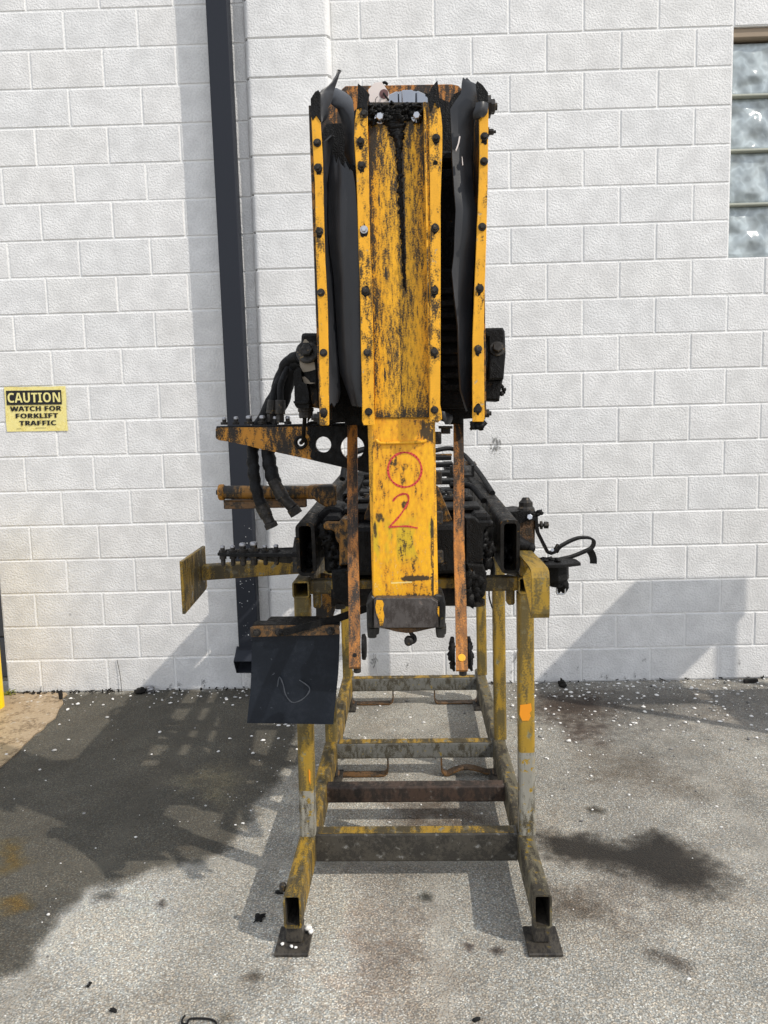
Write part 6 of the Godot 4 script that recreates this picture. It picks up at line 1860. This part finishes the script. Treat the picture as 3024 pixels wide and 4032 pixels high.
# ---------------------------------------------------------------- small loose things
func details() -> void:
	# paper tag tied to the cap
	var t := root_thing("paper_tag", "white paper tag on a string beside the chrome cap", "tag", BASE, TURN)
	var st := begin()
	prism(st, PackedVector2Array([Vector2(-0.0806, 2.4358), Vector2(-0.083, 2.4703), Vector2(-0.0653, 2.4883), Vector2(-0.0451, 2.4892), Vector2(-0.0257, 2.4597), Vector2(-0.0289, 2.4348)]), 0.8985, 0.8998)
	make("tag_card", st, M["paper"], t)
	st = begin()
	lathe(st, [Vector2(0.0125, 0), Vector2(0.0125, 0.0008)], Vector3(-0.0402, 2.4577, 0.9002), Vector3(0, 0, 1), 18)
	make("eyelet", st, M["paper_ring"], t)
	st = begin()
	tube(st, spline([Vector3(-0.0408, 2.4589, 0.902), Vector3(-0.036, 2.4478, 0.91), Vector3(-0.0277, 2.441, 0.9)], 4), 0.0026, 6)
	tube(st, spline([Vector3(-0.0574, 2.4494, 0.905), Vector3(-0.0617, 2.4436, 0.91), Vector3(-0.0636, 2.4385, 0.91), Vector3(-0.0641, 2.4362, 0.9)], 4), 0.0009, 5)
	make("string", st, M["hole"], t)
	# pale chips of stone strewn over the yard
	var mm := MultiMesh.new()
	mm.transform_format = MultiMesh.TRANSFORM_3D
	mm.use_colors = true
	st = begin()
	blob(st, Vector3(0, 0.3, 0), Vector3(0.5, 0.36, 0.5), 0.25, 3, 7, 5)
	mm.mesh = done(st)
	var N := 2000
	mm.instance_count = N
	for k in N:
		var x: float
		var z: float
		if k < 620:                # thickest along the foot of the right wall
			x = rng.randf_range(2.45, 5.0)
			z = 0.02 + 0.75 * pow(rng.randf(), 2.0)
		elif k < 1300:
			x = rng.randf_range(1.2, 4.2)
			z = 0.02 + 1.6 * pow(rng.randf(), 1.3)
		elif k < 1450:
			x = rng.randf_range(-0.5, 1.4)
			z = 0.02 + 0.25 * pow(rng.randf(), 2.0)
		else:
			x = rng.randf_range(-0.8, 4.8)
			z = rng.randf_range(0.05, 3.3)
		var s := 0.004 + (0.0165 if z < 1.0 else 0.009) * pow(rng.randf(), 2.8)
		var b := Basis(Vector3.UP, rng.randf() * TAU).scaled(Vector3(s * rng.randf_range(0.8, 1.5), s * rng.randf_range(0.6, 1.0), s * rng.randf_range(0.7, 1.2)))
		mm.set_instance_transform(k, Transform3D(b, Vector3(x, 0.0, z)))
		var v := rng.randf_range(0.62, 0.86) if rng.randf() < 0.75 else rng.randf_range(0.12, 0.40)
		mm.set_instance_color(k, Color(v, v * 0.98, v * 0.94))
	var mi := MultiMeshInstance3D.new()
	mi.name = "stone_chips"
	mi.multimesh = mm
	var pm := mat("chip", Color.WHITE, 0.85)
	pm.vertex_color_use_as_albedo = true
	mi.material_override = pm
	add_child(mi, true)
	tag(mi, "small white stone chips strewn over the asphalt", "", "", "stuff")
	# leaf litter where the wall meets the slab
	st = begin()
	for k in 150:
		var x := rng.randf_range(-0.4, 0.28) if k < 80 else rng.randf_range(0.3, 4.3)
		var z := 0.010 + (0.04 if k < 80 else 0.02) * pow(rng.randf(), 1.5)
		box(st, Vector3(x, 0.008 + 0.006 * rng.randf(), z), Vector3(rng.randf_range(0.008, 0.03), 0.002, rng.randf_range(0.005, 0.012)), 0.0005, Basis(Vector3(rng.randf_range(-1, 1), 1, rng.randf_range(-1, 1)).normalized(), rng.randf() * TAU))
	tag(make("leaf_litter", st, M["dark_debris"], self), "dark scraps and leaf litter along the foot of the wall", "", "", "stuff")
	# crumpled dark rag or wrapper by the wall
	var rg := root_thing("crumpled_wrapper", "crumpled black and clear wrapper lying at the foot of the wall left of the downspout", "wrapper", Vector3(0.4259, 0, 0.0489))
	st = begin()
	blob(st, Vector3(-0.012, 0.014, 0), Vector3(0.036, 0.017, 0.02), 0.7, 900, 12, 8)
	make("dark_part", st, M["dark_debris"], rg)
	st = begin()
	blob(st, Vector3(0.04, 0.018, -0.012), Vector3(0.026, 0.02, 0.014), 0.6, 903, 12, 8)
	make("clear_part", st, M["cap_metal"], rg)
	# weed by the door post
	var wd := root_thing("weed", "small yellow green weed growing at the wall corner beside the bollard", "weed", Vector3(-0.3904, 0, 0.0453))
	st = begin()
	for k in 14:
		var a := k * 2.4
		var q := Vector3(cos(a) * 0.05, 0.012 + 0.012 * (k % 3), sin(a) * 0.025)
		flat_bar(st, [Vector3.ZERO, q * 0.5 + Vector3(0, 0.012, 0), q], Vector3(-sin(a), 0, cos(a)), 0.006, 0.0012)
	make("leaf", st, M["weed"], wd)
	# dry stalks standing against the wall
	for e in [[640, 250, 655, 400], [238, 375, 236, 420]]:
		var f0 := plane_point(e[2], e[3])
		var f1 := plane_point(e[0], e[1])
		var sk := root_thing("dry_stalk", ["tall thin dry stalk leaning on the wall by the slab edge", "short dry stalk standing on the slab against the wall"][0 if e[0] == 640 else 1], "stalk", Vector3(f0.x, 0, 0.012))
		st = begin()
		tube(st, spline([Vector3.ZERO, Vector3((f1.x - f0.x) * 0.2, (f1.y) * 0.5, -0.002), Vector3(f1.x - f0.x, f1.y, -0.006)], 4), 0.0016, 5)
		make("stem", st, M["dark_debris"], sk)
	# bits on the ground
	var clod := root_thing("grease_clod", "dark brown clod lying on stone chips by the right wall", "clod", Vector3(2.9147, 0, 0.0711))
	st = begin()
	blob(st, Vector3(0, 0.02, 0), Vector3(0.018, 0.026, 0.016), 0.4, 910, 12, 8)
	blob(st, Vector3(0.004, 0.012, 0.014), Vector3(0.02, 0.014, 0.016), 0.4, 911, 12, 8)
	make("lump", st, M["dark_debris"], clod)
	var bar := root_thing("scrap_bar", "short black scrap bar lying at the foot of the right wall", "scrap", Vector3(4.0163, 0, 0.0761))
	st = begin()
	box(st, Vector3(0, 0.012, 0), Vector3(0.085, 0.022, 0.022), 0.004, Basis(Vector3.UP, 0.1))
	make("bar", st, M["dark_debris"], bar)
	var sc := root_thing("rubber_scrap", "torn black rubber scrap standing at the corner of the concrete slab", "scrap", Vector3(-0.0331, 0, 0.1364))
	st = begin()
	sheet(st, [span(Vector3(-0.014, 0.056, 0), Vector3(0.012, 0.06, -0.004), 0.004, 4), span(Vector3(-0.008, 0.03, 0.004), Vector3(0.016, 0.032, 0.0), 0.006, 4), span(Vector3(-0.006, 0.0, 0.006), Vector3(0.014, 0.0, 0.004), 0.004, 4)], 0.003)
	make("scrap", st, M["dark_debris"], sc)
	var wire := root_thing("black_wire", "bent black wire lying on the asphalt at the bottom edge", "wire", Vector3(1.4116, 0, 2.6083))
	st = begin()
	var wp := []
	for e in [Vector3(1.3712, 0, 2.5948), Vector3(1.3684, 0, 2.6075), Vector3(1.371, 0, 2.6203), Vector3(1.3841, 0, 2.6228), Vector3(1.3868, 0, 2.6078), Vector3(1.4062, 0, 2.6047), Vector3(1.4383, 0, 2.6075), Vector3(1.4585, 0, 2.6171), Vector3(1.4641, 0, 2.632)]: wp.append(e - Vector3(1.4116, 0, 2.6083) + Vector3(0, 0.005, 0))
	tube(st, spline(wp, 5), 0.0028, 7)
	make("wire", st, M["hole"], wire)
	var bits := [[Vector3(1.5429, 0, 2.0533), 0.012], [Vector3(1.0656, 0, 2.4725), 0.009], [Vector3(1.1681, 0, 2.5687), 0.009], [Vector3(1.5015, 0, 2.1877), 0.016], [Vector3(1.4957, 0, 2.1884), 0.014], [Vector3(2.1458, 0, 2.6193), 0.009]]
	var names := ["black crumb at the left foot of the stand", "black crumb alone on the pale asphalt at left", "black crumb near the lower left of the pale asphalt", "long black crumb in the shade left of the left foot", "black crumb left of the left foot plate", "black crumb near the bottom edge in the middle"]
	for k in bits.size():
		var r: float = bits[k][1]
		st = begin()
		blob(st, Vector3(0, r * 0.4, 0), Vector3(r * 1.3, r * 0.5, r * 0.6), 0.5, 920 + k, 9, 6)
		var q := put("rubber_crumb", done(st), M["hole"], self, Transform3D(Basis(Vector3.UP, k * 1.3), bits[k][0]))
		tag(q, names[k], "crumb", "black rubber crumbs on the asphalt")
	# white stones on the foot plates and by the stand
	var spots := [[Vector3(1.6639, 0.014, 2.2657), 0.013], [Vector3(1.6738, 0.014, 2.2781), 0.010], [Vector3(1.6236, 0.014, 2.3421), 0.006], [Vector3(1.6362, 0.014, 2.3468), 0.005], [Vector3(1.594, 0.014, 2.3309), 0.006], [Vector3(1.7751, 0.172, 1.1566), 0.006]]
	var sl := ["largest white stone on the back corner of the left foot plate", "white stone just in front of the largest one on the left foot plate", "small white stone at the front of the left foot plate, nearer the tube", "smallest white stone at the front of the left foot plate", "white stone on the front left corner of the left foot plate", "white stone lying on the second grey crossbar of the stand"]
	for k in spots.size():
		var r: float = spots[k][1]
		st = begin()
		blob(st, Vector3(0, r * 0.55, 0), Vector3(r, r * 0.62, r * 0.8), 0.3, 940 + k, 10, 7)
		var q := put("white_stone", done(st), M["white_stone"], self, Transform3D(Basis(Vector3.UP, k * 1.1), spots[k][0]))
		tag(q, sl[k], "stone", "white stones on the stand")
	# unseen rack added right of the frame, shaped to cast the wall shadow
	var rk := root_thing("added_shadow_rack", "added unseen rack and crate shaped to cast the shadow on the right wall", "rack", Vector3(4.98, 0, 0.74))
	st = begin()
	box(st, Vector3(0, 1.79, 0.30), Vector3(0.65, 0.23, 0.62), 0.01)
	make("crate", st, M["stand_grey"], rk)
	for sx in [-1, 1]:
		for sz in [0.04, 0.56]:
			st = begin()
			box(st, Vector3(0.29 * sx, 0.835, sz), Vector3(0.05, 1.67, 0.05), 0.004)
			make("post", st, M["stand_grey"], rk)
	for y in [0.35, 1.0]:
		st = begin()
		box(st, Vector3(0, y, 0.30), Vector3(0.56, 0.03, 0.56), 0.004)
		make("shelf", st, M["stand_grey"], rk)

func plane_point(x: float, y: float) -> Vector3:   # where the wall shows at the two stalks
	return Vector3(-0.41 + (x - 62.0) * 0.00117, (412.0 - y) * 0.00121, 0)
